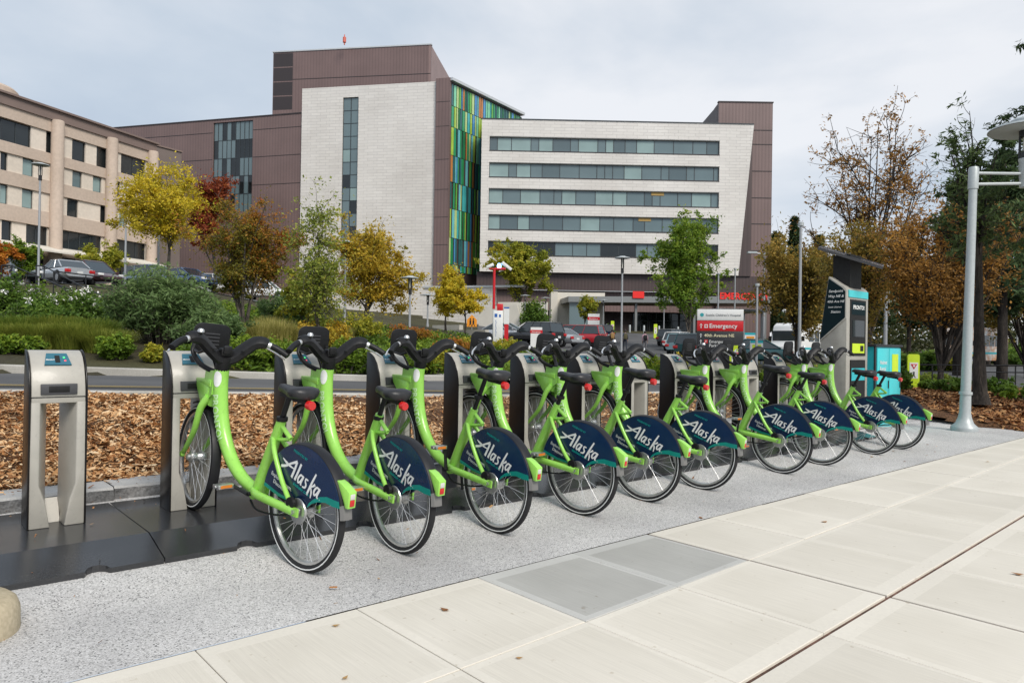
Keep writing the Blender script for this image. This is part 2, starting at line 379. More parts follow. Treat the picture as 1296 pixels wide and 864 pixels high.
M_joint = mixnoise('joint_filler', [((.10,.06,.045),(.22,.12,.09)), ((.4,.4,.4),(1,1,1))], [6, 40], rough=.95, bump=.5, bscale=50)
sw = MB().bb(-9, 34, -9, 2.93, -.2, -.012).build('sidewalk', M_joint); sw['kind'] = 'structure'
XJ = [-.48]; CX = []
base = [3.7255 - 4.2*k for k in (3, 2, 1)] + [3.7255, 7.93, 12.13, 16.33, 20.5, 24.7, 28.9]
base = [-8.9] + base
for a, b in zip(base[:-1], base[1:]):
    n = max(1, round((b-a)/.70))
    CX += [a + (b-a)*i/n for i in range(n)]
CX.append(base[-1])
rows = [lambda x: 2.905, lambda x: 2.075+.029*x, lambda x: 1.32+.029*x, lambda x: .62+.029*x, lambda x: -.10+.029*x, lambda x: -.9+.029*x, lambda x: -2.5, lambda x: -5.2, lambda x: -8.8]
exp_rows = {2, 6}
for ri in range(len(rows)-1):
    for ci in range(len(CX)-1):
        x0, x1 = CX[ci], CX[ci+1]
        if ri >= 6 and (ci % 2): continue
        if ri >= 6: x1 = CX[min(ci+2, len(CX)-1)]
        e0 = .012 if any(abs(x0-b) < .01 for b in base) else .0018
        e1 = .012 if any(abs(x1-b) < .01 for b in base) else .0018
        gt = .011 if ri in exp_rows else .0025; gb = .011 if (ri+1) in exp_rows else .0025
        xa, xb = x0+e0, x1-e1
        c = [(xa, rows[ri+1](xa)+gb), (xb, rows[ri+1](xb)+gb), (xb, rows[ri](xb)-gt), (xa, rows[ri](xa)-gt)]
        bx = .045; by0 = .085 if (ri+1) in exp_rows else .04; by1 = .085 if ri in (0, 2) else .04
        i_ = [(c[0][0]+bx, c[0][1]+by0), (c[1][0]-bx*.6, c[1][1]+by0), (c[2][0]-bx*.6, c[2][1]-by1), (c[3][0]+bx, c[3][1]-by1)]
        ch = .0025; ox, oy = (xa+xb)/2, (c[0][1]+c[3][1])/2
        dz = random.uniform(-.0015, .0015)
        vs = [(p[0]-ox, p[1]-oy, -.1) for p in c] + [(p[0]-ox, p[1]-oy, -ch) for p in c]
        cc = [(c[0][0]+ch, c[0][1]+ch), (c[1][0]-ch, c[1][1]+ch), (c[2][0]-ch, c[2][1]-ch), (c[3][0]+ch, c[3][1]-ch)]
        vs += [(p[0]-ox, p[1]-oy, 0) for p in cc] + [(p[0]-ox, p[1]-oy, 0) for p in i_]
        fs = []
        for a in range(4):
            b = (a+1) % 4; fs += [(a, b, 4+b, 4+a), (4+a, 4+b, 8+b, 8+a), (8+a, 8+b, 12+b, 12+a)]
        fs.append((12, 13, 14, 15))
        me = bpy.data.meshes.new('slab'); me.from_pydata(vs, [], fs)
        grey = ri == 0 and 2.2 < ox < 3.72
        me.materials.append(M_smg if grey else M_sm); me.materials.append(M_brg if grey else M_br); me.polygons[-1].material_index = 1
        o = link('slab', me, None, sw); o.location = (ox, oy, dz)

# ------------------------------------------------------------------ aggregate pad under the bicycles
def zpad(x, y):
    k = np.clip((y-3.5)/.45, 0, 1); z = .05*k*k*(3-2*k) + max(0, y-3.95)*.08
    return float(z*np.clip((12.2-x)/1.6, 0, 1))
m, n, l, b = new_mat('exposed_aggregate'); MAT['exposed_aggregate'] = m
t = n.new('ShaderNodeTexCoord')
v1 = n.new('ShaderNodeTexVoronoi'); v1.inputs['Scale'].default_value = 190; l.new(t.outputs['Object'], v1.inputs['Vector'])
r = n.new('ShaderNodeValToRGB'); sp = n.new('ShaderNodeSeparateColor'); l.new(v1.outputs['Color'], sp.inputs[0]); l.new(sp.outputs[0], r.inputs[0])
el = r.color_ramp.elements; el[0].position = 0; el[0].color = (.16, .155, .15, 1); el[1].position = 1; el[1].color = (.80, .78, .75, 1)
for p, c in ((.07, (.22,.215,.205)), (.14, (.47,.455,.435)), (.6, (.60,.58,.555)), (.86, (.68,.66,.635))): e = el.new(p); e.color = (*c, 1)
nz = n.new('ShaderNodeTexNoise'); nz.inputs['Scale'].default_value = 1.1; nz.inputs['Detail'].default_value = 5; l.new(t.outputs['Object'], nz.inputs[0])
rr = n.new('ShaderNodeValToRGB'); rr.color_ramp.elements[0].position = .3; rr.color_ramp.elements[0].color = (.74, .74, .75, 1); rr.color_ramp.elements[1].position = .7
l.new(nz.outputs['Fac'], rr.inputs[0])
mx = n.new('ShaderNodeMix'); mx.data_type = 'RGBA'; mx.blend_type = 'MULTIPLY'; mx.inputs[0].default_value = 1; l.new(r.outputs[0], mx.inputs[6]); l.new(rr.outputs[0], mx.inputs[7])
l.new(mx.outputs[2], b.inputs['Base Color']); b.inputs['Roughness'].default_value = .8
bp = n.new('ShaderNodeBump'); bp.inputs['Strength'].default_value = .5; bp.inputs['Distance'].default_value = .004
l.new(v1.outputs['Distance'], bp.inputs['Height']); bp.invert = True; l.new(bp.outputs[0], b.inputs['Normal'])
M_agg = m
pad = MB(); xs = list(np.arange(-4, 13.3, .5)) + [13.3]; ys = [2.908, 3.2, 3.5, 3.6, 3.7, 3.8, 3.95, 4.3, 5.3]; vs = []
for x in xs:
    for y in ys:
        xx = x + (max(0, y-3.1)*.55 if x > 13 else 0); vs.append((xx, y, zpad(x, y)+.001))
pad.add(vs, [(i*9+k, (i+1)*9+k, (i+1)*9+k+1, i*9+k+1) for i in range(len(xs)-1) for k in range(8)])
pad.build('aggregate_pad', M_agg, smooth=True)['kind'] = 'structure'

# ------------------------------------------------------------------ black base plates of the docking station
M_plate = mixnoise('black_base_plate', [((.026,.027,.029),(.042,.043,.046)), ((.7,.7,.7),(1,1,1))], [2.2, 90], rough=.21, bump=.05, bscale=150, bdist=.002, spec=.55)
plat = empty('station_platform', (0, 3.955, 0), 0, 'row of black steel base plates under the bike docks', 'platform')
S = .731; X0 = .736                       # dock spacing and first dock
xj = [1.10-3*S, 1.10, 1.10+3*S, 1.10+6*S, 1.10+9*S, 1.10+12*S]
for a, b in zip(xj[:-1], xj[1:]):
    cols = [a+.003]
    nn = [X0+S*k+.06 for k in range(-3, 14) if a+.1 < X0+S*k+.06 < b-.1]
    for q in nn: cols += [q-.055, q-.04, q-.015, q+.015, q+.04, q+.055]
    cols.append(b-.003); vs = []
    for x in cols:
        dn = min([abs(x-q) for q in nn] or [9]); no = 0 if dn > .05 else (.03 if dn > .03 else .045)
        vs += [(x, 0+no, .03), (x, 0+no, .078+no*.24), (x, .06, .0924), (x, .30, .15), (x, 1.27, .15), (x, 1.27, .03)]
    fs = [(i*6+k, (i+1)*6+k, (i+1)*6+k+1, i*6+k+1) for i in range(len(cols)-1) for k in range(5)]
    L = len(cols)-1; fs += [(0, 1, 2, 3, 4, 5), tuple(L*6+k for k in range(5, -1, -1))]
    MB().add(vs, fs).build('base_plate', M_plate, plat, smooth=True, angle=8)

# ------------------------------------------------------------------ granite edging and wood-chip bed
M_gran = mixnoise('split_granite', [((.13,.13,.13),(.27,.265,.26)), ((.5,.5,.5),(1,1,1))], [5, 70], rough=.9, bump=.9, bscale=28, bdist=.03)
M_grant = mixnoise('sawn_granite', [((.33,.325,.315),(.45,.44,.42)), ((.7,.7,.7),(1,1,1))], [3, 120], rough=.85, bump=.15, bscale=120, bdist=.003)
edging = empty('stone_edging', (0, 5.24, 0), 0, 'low grey granite block edging between base plates and wood chip bed', 'edging')
x = -3.2; i = 0
while x < 12.2:
    L = .62; bow = -.06*max(0, 1-(x+1)/2.2) if x < 1.2 else 0
    nx = 7; vs = []
    for k in range(nx):
        xx = x+.004+(L-.008)*k/(nx-1)
        for zz, yy in ((-.02, 0), (.10, 0), (.17, 0), (.222, .012), (.236, .03), (.238, .30), (-.02, .30)):
            j = random.uniform(-.012, .012) if (yy < .005 and 0 < k < nx-1 or yy == 0) else 0
            vs.append((xx, yy+bow+j, zz + (random.uniform(-.003, .003) if zz > .2 else 0)))
    fs = [(a*7+q, (a+1)*7+q, (a+1)*7+q+1, a*7+q+1) for a in range(nx-1) for q in range(6)] + [tuple(range(7)), tuple(range((nx-1)*7, nx*7))[::-1]]
    me = bpy.data.meshes.new('block'); me.from_pydata(vs, [], fs); me.materials.append(M_gran); me.materials.append(M_grant)
    for p in me.polygons:
        if p.center.z > .225: p.material_index = 1
    link('block', me, None, edging); x += L; i += 1

M_chipbed = mixnoise('wood_chip_bed', [((.16,.075,.035),(.34,.18,.085)), ((.3,.28,.25),(1,1,1)), ((.35,.35,.35),(1.0,1.0,1.0))], [1.5, 22, 60], rough=.95, bump=1, bscale=38, bdist=.05)
M_chip = leafmat('wood_chips', [(0, (.10,.04,.018)), (.25, (.27,.115,.042)), (.5, (.46,.23,.09)), (.75, (.60,.36,.17)), (1, (.70,.52,.32))], rough=.9, trans=0)
def zbed(x, y):
    k = (y-5.5)/(9.72-5.5); z1 = zroad(x)-.0
    return .215 + (z1-.215)*min(1, max(0, k))**.8 + .02*math.sin(x*3.1+y*1.7)*math.sin(y*2.3-x) 
def bedmesh(name, xs, ys, zf, keep=lambda x, y: True):
    vs = [(x, y, zf(x, y)) for x in xs for y in ys]; m = len(ys)
    fs = [(i*m+k, (i+1)*m+k, (i+1)*m+k+1, i*m+k+1) for i in range(len(xs)-1) for k in range(m-1) if keep(xs[i], ys[k])]
    o = MB().add(vs, fs).build(name, M_chipbed, smooth=True, angle=180); o['kind'] = 'structure'; return o
bedmesh('mulch_bed', list(np.arange(-8, 13.1, .35)), list(np.arange(5.5, 9.8, .27)), zbed)
def chips(name, P, N, sz, mat, label, cat, bias=0):
    """loose flat chips lying over each other on the points P"""
    n = len(P); L = rng.lognormal(math.log(sz), .45, n); W = L*rng.uniform(.22, .6, n)
    a = rng.uniform(0, 2*math.pi, n); tilt = rng.normal(0, .35, n); roll = rng.normal(0, .35, n)
    ux = np.stack([np.cos(a)*np.cos(tilt), np.sin(a)*np.cos(tilt), np.sin(tilt)], 1)
    vx = np.stack([-np.sin(a)*np.cos(roll), np.cos(a)*np.cos(roll), np.sin(roll)], 1)
    w2 = rng.uniform(.3, 1, (n, 1))
    c = P + np.array([0, 0, 1])*rng.uniform(.004, .03, (n, 1))
    V = np.stack([c-ux*L[:, None]/2-vx*W[:, None]/2*w2, c+ux*L[:, None]/2-vx*W[:, None]/2, c+ux*L[:, None]/2+vx*W[:, None]/2*w2, c-ux*L[:, None]/2+vx*W[:, None]/2], 1).reshape(-1, 3)
    return quads(name, V, rng.beta(1.6, 1.5, n)+bias, mat, label, cat)
def quads(name, V, tone, mat, label=None, cat=None, parent=None, kind='stuff'):
    n = len(V)//4; me = bpy.data.meshes.new(name); me.vertices.add(len(V)); me.vertices.foreach_set('co', V.astype(np.float32).ravel())
    me.loops.add(4*n); me.loops.foreach_set('vertex_index', np.arange(4*n, dtype=np.int32)); me.polygons.add(n)
    me.polygons.foreach_set('loop_start', np.arange(0, 4*n, 4, dtype=np.int32)); me.update(calc_edges=True)
    at_ = me.attributes.new('tone', 'FLOAT', 'FACE'); at_.data.foreach_set('value', np.clip(tone, 0, 1).astype(np.float32))
    me.materials.append(mat); o = link(name, me, None, parent)
    if kind: o['kind'] = kind
    return tag(o, label, cat)
def scatter(n, x0, x1, y0, y1, zf, power=1.6):
    x = rng.uniform(x0, x1, n); y = y0+(y1-y0)*rng.uniform(0, 1, n)**power
    return np.stack([x, y, [zf(a, b) for a, b in zip(x, y)]], 1)
P = np.concatenate([scatter(54000, -1.5, 4.5, 5.53, 9.6, zbed, 1.25), scatter(12000, 4.5, 12.5, 5.53, 9.6, zbed, 1.1)])
chips('wood_chips', P, None, .034, M_chip, 'loose orange brown wood chips covering the bed behind the docks', 'wood chips', .10)
# bed at the far end, round the lamp post and the fir
def zbed2(x, y): return -.05 + .07*min(1, max(0, (x-12.80-max(0, y-3.1)*.55)/.5)) + .30*min(1, max(0, (y-3.2+(x-14)*.35)/2.6)) + .02*math.sin(3*x+y)
def in2(x, y): return x > 12.80 + max(0, y-3.1)*.55
bedmesh('mulch_bed', list(np.arange(12.8, 23, .15)), list(np.arange(2.93, 8.6, .135)), zbed2, in2)
P = scatter(19000, 13.0, 20, 2.95, 8, zbed2, 1.2); P = P[[in2(a-.38, b) for a, b, _ in P]]
chips('wood_chips', P, None, .06, M_chip, 'dark reddish wood chips round the lamp post base', 'wood chips', -.22)
# chips and grit that spilled onto the edging, the plates and the pad
def zspill(x, y):
    if y > 5.24: return .236
    if y > 4.255: return .1505
    if y > 3.955: return .078+(y-3.955)*.24
    return zpad(x, y)
P = np.concatenate([scatter(420, -1, 9, 5.26, 5.52, zspill, 1), scatter(110, -1, 9, 4.95, 5.22, zspill, .6), scatter(60, -1, 9, 4.0, 4.95, zspill, 1), scatter(70, 0, 11.5, 3.0, 3.95, zspill, 1)])
P[:, 2] -= .003
chips('wood_chip_litter', P, None, .017, M_chip, 'scattered chips and grit spilled on edging, plates and paving', 'litter', -.1)
# fallen leaves and crumbs on the paving
lf = leafmat('fallen_leaf', [(0, (.16,.06,.025)), (.6, (.36,.17,.06)), (1, (.45,.30,.12))], trans=0)
for (px, py, s) in ((563, 771, .05), (1288, 726, .06), (1043, 660, .05), (887, 655, .05), (425, 791, .035), (437, 857, .03), (657, 832, .03), (1104, 578, .06), (170, 709, .05), (1250, 584, .05), (1131, 571, .05)):
    p = onz(px, py, .004); q = []
    a = random.uniform(0, 6.28); h = .012
    for k, (u, v, w) in enumerate(((-.5, 0, h), (-.1, .32, .002), (.55, .05, h), (-.05, -.3, .002))):
        q.append((p.x+s*(u*math.cos(a)-v*math.sin(a)), p.y+s*(u*math.sin(a)+v*math.cos(a)), p.z+zpad(p.x, p.y)*(p.y > 2.9)+w*s*8))
    o = quads('fallen_leaf', np.array(q), np.array([random.random()]), lf, 'small dry brown leaf lying on the pale paving', 'leaf', kind=None); o['group'] = 'dry leaves fallen on the paving'
# low round concrete post at the near end of the pad
M_stone = mixnoise('warm_cast_stone', [((.40,.33,.22),(.53,.45,.32)), ((.75,.75,.72),(1,1,1))], [4, 60], rough=.9, bump=.3, bscale=50, bdist=.006)
o = MB().lathe([(0, -.03), (.215, -.03), (.22, .02), (.218, .11), (.205, .145), (.18, .165), (0, .172)], 40).build('concrete_bollard', M_stone, smooth=True)
o.location = (.225, 3.625, -.02); tag(o, 'low round tan concrete bollard on the gravel pad', 'bollard')
# ------------------------------------------------------------------ bike docks
M_dock = plain('warm_grey_dock_paint', (.40, .38, .335), .45, metal=.05, var=.07, scale=9, coat=.15, wear=.14)
M_dblk = plain('black_gloss_panel', (.008, .007, .007), .3, var=.15, scale=8, spec=.3)
M_dtrim = plain('black_rubber_trim', (.012, .012, .012), .6)
M_dteal = plain('dock_keypad_blue', (.03, .13, .18), .35)
M_dark = plain('dark_grey_plastic', (.055, .055, .06), .5)
M_blk = plain('matt_black_plastic', (.010, .010, .011), .45, var=.2, scale=60, spec=.3)
M_void = plain('slot_black', (.004, .004, .004), .7)
M_white = plain('white_print', (.80, .80, .78), .5)
M_gled = plain('green_indicator', (.05, .5, .12), .4, emit=((.1, 1, .25), .5)); M_rled = plain('red_indicator', (.5, .04, .05), .4, emit=((1, .15, .2), .4))
PROF = [(0, .69), (.004, .76), (.022, .835), (.055, .90), (.10, .948), (.15, .975), (.19, .984), (.2, .984), (.2, .69)]
def make_dock(k):
    root = empty('bike_dock')
    b = MB()
    for s in (-1, 1):
        out = [(s*.133, 0), (s*.133, .35), (s*.131, .70), (s*.088, .70), (s*.088, .235), (s*.060, .15), (s*.034, 0)]
        q = len(out); bk_ = [(x if abs(x) > .12 else s*.030, z) for x, z in out]      # the slot narrows towards the back
        b.add([(x, 0, z) for x, z in out]+[(x, .2, z) for x, z in bk_], [tuple(range(q)), tuple(range(2*q-1, q-1, -1))]+[(i, (i+1) % q, q+(i+1) % q, q+i) for i in range(q)])
    b.prism(PROF, -.1305, .1305, 'x')
    b.build('body', M_dock, root, bevel=.006)
    side = [(-.004, 0)] + [(p[0]-.004, p[1]+.004) for p in PROF[1:-1]] + [(.206, 0)]
    for s in (-1, 1): MB().prism(side, s*.1335, s*.1415, 'x').build('side_panel', M_dblk, root, bevel=.002)
    MB().prism([(-.001, .722), (.004, .722), (.004, .727), (-.001, .727)], -.131, .131, 'x').build('seam', M_dtrim, root)
    sl = MB().bb(-.088, .088, -.007, .01, .738, .798).build('lock_slot', M_dark, root, bevel=.003)
    MB().bb(-.05, .05, -.0085, .0, .750, .786).build('recess', M_void, sl, bevel=.002)
    # keypad on the sloping head, between the profile points (.055,.90) and (.15,.975)
    A, B = Vector((0, .050, .893)), Vector((0, .125, .962)); ud = (B-A).normalized(); nn = Vector((1, 0, 0)).cross(ud)
    K = basis((1, 0, 0), ud, (A+B)/2 + nn*.007)
    kp = MB().prism([(-.066, -.046), (.066, -.046), (.050, .046), (-.050, .046)], -.006, .004, 'z').build('keypad', M_dteal, root, M=K)
    MB().bb(-.012, .012, -.03, .026, .004, .006).build('key_slot', M_void, kp)
    MB().bb(.028, .038, .006, .016, .004, .006).build('indicator_light', M_gled, kp)
    MB().bb(.032, .042, -.02, -.010, .004, .006).build('indicator_light', M_rled, kp)
    link('lettering', text_mesh('PRONTO!', .013, .03), M_white, kp, Matrix.Translation((-.056, -.012, .0052)))
    MB().prism([(.135, 0), (.2, 0), (.2, .13)], -.034, .034, 'x').build('wheel_stop', M_dock, root)
    return root
dock0 = make_dock(0)
ZP = .15; YD = 4.69
EMPTY_DOCKS = {0: 'empty grey bike dock standing alone at the end of the row',
               7: 'empty grey bike dock between the sixth and seventh green bikes', 10: 'empty grey bike dock between the eighth and ninth green bikes'}
BK = [1, 2, 3, 4, 5, 6, 8, 9, 11, 12]
ORD = ['first', 'second', 'third', 'fourth', 'fifth', 'sixth', 'seventh', 'eighth', 'ninth', 'tenth']
for k in range(13):
    d = dock0 if k == 0 else copy_tree(dock0)
    d.location = (X0+S*k, YD, ZP+.0005)
    lab = EMPTY_DOCKS.get(k) or 'grey bike dock holding the %s green bike from the lone empty dock' % ORD[BK.index(k)]
    tag(d, lab, 'bike dock', 'bike docks in a row on the black base plates')

# ------------------------------------------------------------------ the green share bicycle
M_grn = plain('lime_green_paint', (.305, .645, .095), .33, var=.07, scale=7, coat=.4, wear=.22)
M_tyre = plain('tyre_rubber', (.014, .014, .015), .75, var=.2, scale=120, bump=.2)
M_alu = plain('brushed_aluminium', (.62, .62, .61), .32, metal=.9, var=.08)
M_spoke = plain('spoke_steel', (.72, .72, .72), .3, metal=.6)
M_refl = plain('reflective_stripe', (.85, .85, .83), .35)
M_sad = plain('saddle_vinyl', (.018, .018, .020), .42, var=.15, scale=40, bump=.1)
M_navy = plain('navy_panel', (.004, .022, .075), .25, var=.35, scale=3.5, coat=.4, wear=.3)
M_teal = plain('teal_stripe', (.0, .25, .20), .3, coat=.4)
M_tealt = plain('teal_print', (.0, .30, .27), .4)
M_red = plain('red_reflector', (.55, .012, .012), .25, coat=.6)
M_amb = plain('amber_reflector', (.65, .20, .03), .25, coat=.5)
M_lens = plain('clear_lens', (.62, .6, .58), .2, coat=.5)
M_silv = plain('silver_lever', (.75, .75, .75), .25, metal=.7)
M_fend = plain('dark_fender_plastic', (.014, .014, .016), .45, spec=.3)
M_flap = plain('grey_fender_tip', (.20, .195, .19), .4, metal=.3)
M_lcd = plain('lcd_sticker', (.12, .2, .07), .4)
WR = .325; WB = 1.17
AX0, AX1 = Vector((0, .942, .93)), Vector((0, 1.035, .62)); AXD = (AX0-AX1).normalized()
def wheel(parent, c, rear):
    y, z = c
    tyc = []
    for i in range(12):
        w = 2*math.pi*i/12; tyc.append((WR-.0235+.0235*math.cos(w), .0225*math.sin(w)))
    w_ = MB().lathe([(.292, -.014), (.292, .014), (.272, .012), (.266, 0), (.272, -.012)], 40, 'x', (0, y, z), closed=True).build('rear_wheel' if rear else 'front_wheel', M_alu, parent, smooth=True)
    MB().lathe(tyc, 48, 'x', (0, y, z), closed=True).build('tyre', M_tyre, w_, smooth=True)
    for s in (-1, 1): MB().lathe([(.3015, s*.0226), (.3075, s*.0233), (.3075, s*.0222), (.3015, s*.0215)], 48, 'x', (0, y, z), closed=True).build('reflective_stripe', M_refl, w_)
    sp = MB(); ns = 32; fr = .045 if rear else .030
    for i in range(ns):
        a = 2*math.pi*i/ns; s = 1 if i % 2 else -1; b = a + (.55 if (i//2) % 2 else -.55)
        sp.tube([(s*.028, y+fr*math.cos(b), z+fr*math.sin(b)), (s*.004, y+.27*math.cos(a), z+.27*math.sin(a))], .0014, 4, cap=False)
    o = sp.build('spokes', M_spoke, w_); o['kind'] = 'stuff'
    pr = [(.012, -.062), (.020, -.056), (.020, -.045), (.055 if rear else .035, -.04), (.058 if rear else .036, -.030), (.035, -.024), (.026, 0), (.035, .024), (.048 if rear else .036, .03), (.03, .05), (.012, .062)]
    MB().lathe(pr, 24, 'x', (0, y, z)).build('hub', M_alu, w_, smooth=True)
    if rear: MB().lathe([(0, -.052), (.066, -.05), (.068, -.044), (.030, -.040)], 28, 'x', (0, y, z)).build('brake_disc', M_alu, w_, smooth=True)
    return w_
# brush lettering of the panel
ALASKA = [([(-.72, .70), (-.35, .60), (.1, .55), (.48, .56)], [.05, .13, .10, .05]), ([(-.75, .20), (-.3, .42), (.15, .76), (.62, 1.06)], [.13, .12, .10, .14]),
          ([(.60, 1.05), (.53, .6), (.38, 0)], [.14, .14, .15]), ([(1.0, 1.1), (.86, .55), (.70, 0)], [.13, .13, .14]),
          ([(1.36, .50), (1.14, .50), (.98, .22), (1.04, .02), (1.2, .14), (1.34, .42)], [.09, .10, .11, .10, .08, .07]), ([(1.42, .56), (1.28, .08), (1.36, -.02)], [.12, .12, .07]),
          ([(1.88, .52), (1.66, .50), (1.66, .34), (1.76, .20), (1.70, .02), (1.46, -.04)], [.07, .10, .10, .11, .10, .07]),
          ([(2.42, 1.16), (2.2, .5), (1.98, -.28)], [.10, .13, .12]), ([(2.52, .58), (2.34, .40), (2.14, .26)], [.13, .09, .06]), ([(2.18, .30), (2.32, .05), (2.34, -.30)], [.07, .12, .06]),
          ([(2.92, .50), (2.70, .50), (2.54, .22), (2.60, .02), (2.76, .14), (2.90, .42)], [.09, .10, .11, .10, .08, .07]), ([(2.99, .56), (2.85, .08), (2.96, -.04)], [.12, .12, .06]),
          ([(3.10, -.04), (3.13, -.02)], [.05, .05])]
ALASKA = [(p, [x*1.22 for x in w]) for p, w in ALASKA]
ALA = ribbon(ALASKA, .094).mesh('alaska_lettering'); ALA.materials.append(M_white)
def make_bike():
    root = empty('share_bike')
    rear = {}; front = []
    wheel(root, (0, WR), True)
    # --- frame
    main = [(0, .922, .985), (0, .946, .885), (0, .936, .77), (0, .900, .63), (0, .832, .50), (0, .73, .395), (0, .60, .328), (0, .44, .298)]
    path = spline(main, 4); m = len(path)
    fr = MB().tube(path, list(np.interp(np.linspace(0, 1, m), [0, .12, .3, .7, 1], [.033, .043, .043, .038, .032])), 16, sy=1.0, up=(1, 0, 0))
    fr.tube([(0, .445, .30), (0, .365, .53), (0, .285, .745)], [.040, .034, .026], 14, up=(1, 0, 0))
    fr.lathe([(.030, -.045), (.034, -.04), (.034, .04), (.030, .045)], 16, 'x', (0, .44, .298))
    for s in (-1, 1):
        fr.tube(spline([(s*.02, .32, .64), (s*.046, .255, .575), (s*.056, .15, .45), (s*.066, .03, .345)], 4), .0135, 8)
        fr.tube(spline([(s*.03, .45, .305), (s*.062, .36, .315), (s*.07, .2, .322), (s*.068, .0, .325)], 4), .0205, 10, sy=1.15)
        fr.bb(s*.062, s*.074, -.03, .045, .303, .347)
    fr.tube([(0, .295, .725), (0, .245, .695), (0, .185, .662)], .0125, 8); fr.tube([(0, .32, .63), (0, .25, .643), (0, .19, .66)], .011, 8)
    frame = fr.build('frame', M_grn, root, smooth=True, angle=50)
    # lettering wrapped round the main tube
    L = [0]
    for a, b in zip(path[:-1], path[1:]): L.append(L[-1]+(b-a).length)
    def wrap(me0, s0, phi0, rad, flip=1):
        me = me0.copy(); 
        for v in me.vertices:
            s = s0+v.co.x; i = max(0, min(len(L)-2, int(np.searchsorted(L, s))-1)); t = (s-L[i])/(L[i+1]-L[i])
            c = path[i].lerp(path[i+1], t); i2 = min(i+1, m-2)
            T = (path[i+1]-path[i]).lerp(path[i2+1]-path[i2], t).normalized(); Nv = T.cross(Vector((-1, 0, 0)))
            if Nv.y > 0: Nv = -Nv
            ph = phi0 + v.co.y/rad; v.co = c + (Vector((-1, 0, 0))*math.cos(ph)+Nv*math.sin(ph))*(rad+.0012)
        return me
    t = text_mesh('PRONTO!', .062, .02, 0, 'LEFT', 1.05)
    bm = bmesh.new(); bm.from_mesh(t); bmesh.ops.subdivide_edges(bm, edges=[e for e in bm.edges if e.calc_length() > .02], cuts=2); t2 = bpy.data.meshes.new('pronto'); bm.to_mesh(t2); bm.free()
    M_pr = plain('faded_print', (.52, .74, .40), .5)
    link('lettering', wrap(t2, .22, -.25, .0435), M_pr, frame)
    el = MB(); el.v = [(0.0, 0.0, 0)]; ri = 5; ns = 20
    for a in range(1, ri+1):
        for k in range(ns):
            w = 2*math.pi*k/ns; el.v.append((.052*a/ri*math.cos(w), .026*a/ri*math.sin(w), 0))
    el.f = [(0, 1+k, 1+(k+1) % ns) for k in range(ns)] + [(1+(a-1)*ns+k, 1+a*ns+k, 1+a*ns+(k+1) % ns, 1+(a-1)*ns+(k+1) % ns) for a in range(1, ri) for k in range(ns)]
    link('decal', wrap(el.mesh('decal'), .125, .55, .0435), M_white, frame)
    # --- rear fender, wheel skirt with print, tail light
    fe = MB().lathe([(.336, -.037), (.347, -.033), (.353, -.016), (.354, 0), (.353, .016), (.347, .033), (.336, .037), (.334, .034), (.342, .030), (.348, 0), (.342, -.030), (.334, -.034)], 40, 'x', (0, 0, WR), closed=True, a0=R(8), a1=R(160)).build('fender', M_fend, root, smooth=True)
    MB().lathe([(.337, -.036), (.353, -.026), (.357, 0), (.353, .026), (.337, .036), (.334, .034), (.347, 0), (.334, -.034)], 8, 'x', (0, 0, WR), closed=True, a0=R(160), a1=R(172)).build('fender_tip', M_flap, fe, smooth=True)
    arc = [(.342*math.cos(R(w)), WR+.342*math.sin(R(w))) for w in range(8, 163, 5)]
    low = [(-.27, .425), (-.21, .428), (-.15, .415), (-.10, .392), (-.06, .358), (-.03, .345), (.06, .348), (.2, .350)]
    for s in (-1, 1):
        sk = MB().prism(arc+low, s*.0345, s*.0380, 'x').build('wheel_skirt', M_navy, root)
        e1 = [(-.324, .43), (-.27, .425), (-.21, .428), (-.15, .415), (-.10, .392), (-.06, .358), (-.075, .388), (-.11, .418), (-.16, .444), (-.215, .460), (-.27, .460), (-.313, .462)]
        MB().prism(e1, s*.0375, s*.0388, 'x').build('stripe', M_teal, sk)
        MB().prism([(.06, .348), (.2, .350), (.338, .372), (.334, .392), (.2, .368), (.06, .362)], s*.0375, s*.0388, 'x').build('stripe', M_teal, sk)
        sgn = s     # left side (s=-1): text runs towards the rear; right side: towards the front
        def lay(y, z, rot):
            X = Vector((0, sgn*math.cos(R(rot)), math.sin(R(rot)))) if s > 0 else Vector((0, -math.cos(R(rot)), -math.sin(R(rot))))
            Y = Vector((0, -X.z*(1), X.y*1)) if s > 0 else Vector((0, X.z, -X.y))
            if Y.z < 0: Y = -Y
            return basis(X, Y, (s*.0393, y, z))
        if s < 0:
            a, bq, c, dd, e = (.128, .487, 11), (.095, .622, 11), (.075, .448, 11), (.278, .452, 13), (.255, .412, 13)
        else:
            a, bq, c, dd, e = (-.19, .455, 0), (-.10, .615, 0), (-.13, .43, 0), (.06, .40, 0), (.08, .372, 0)
        o = link('lettering', ALA, None, sk, lay(*a))
        link('lettering', text_mesh('PRESENTED BY', .019, .02), M_tealt, sk, lay(*bq))
        link('lettering', text_mesh('alaskaair.com', .027, .015), M_tealt, sk, lay(*c))
        link('lettering', text_mesh('Explore. Dream.', .030, .02), M_white, sk, lay(*dd))
        link('lettering', text_mesh('Discover.', .030, .02), M_white, sk, lay(*e))
    ho = MB().prism([(-.262, WR+.232), (-.30, WR+.224), (-.368, WR+.195), (-.368, WR+.112), (-.345, WR+.112), (-.33, WR+.14)], -.024, .024, 'x').build('light_housing', M_grn, root, bevel=.004)
    MB().bb(-.014, .014, -.3715, -.364, WR+.157, WR+.185).build('tail_light', M_lens, ho, bevel=.003); MB().bb(-.014, .014, -.3715, -.364, WR+.122, WR+.155).build('tail_light', M_red, ho, bevel=.003)
    # --- seat post, saddle, lamp
    sdir_ = Vector((0, -.16, .445)).normalized()
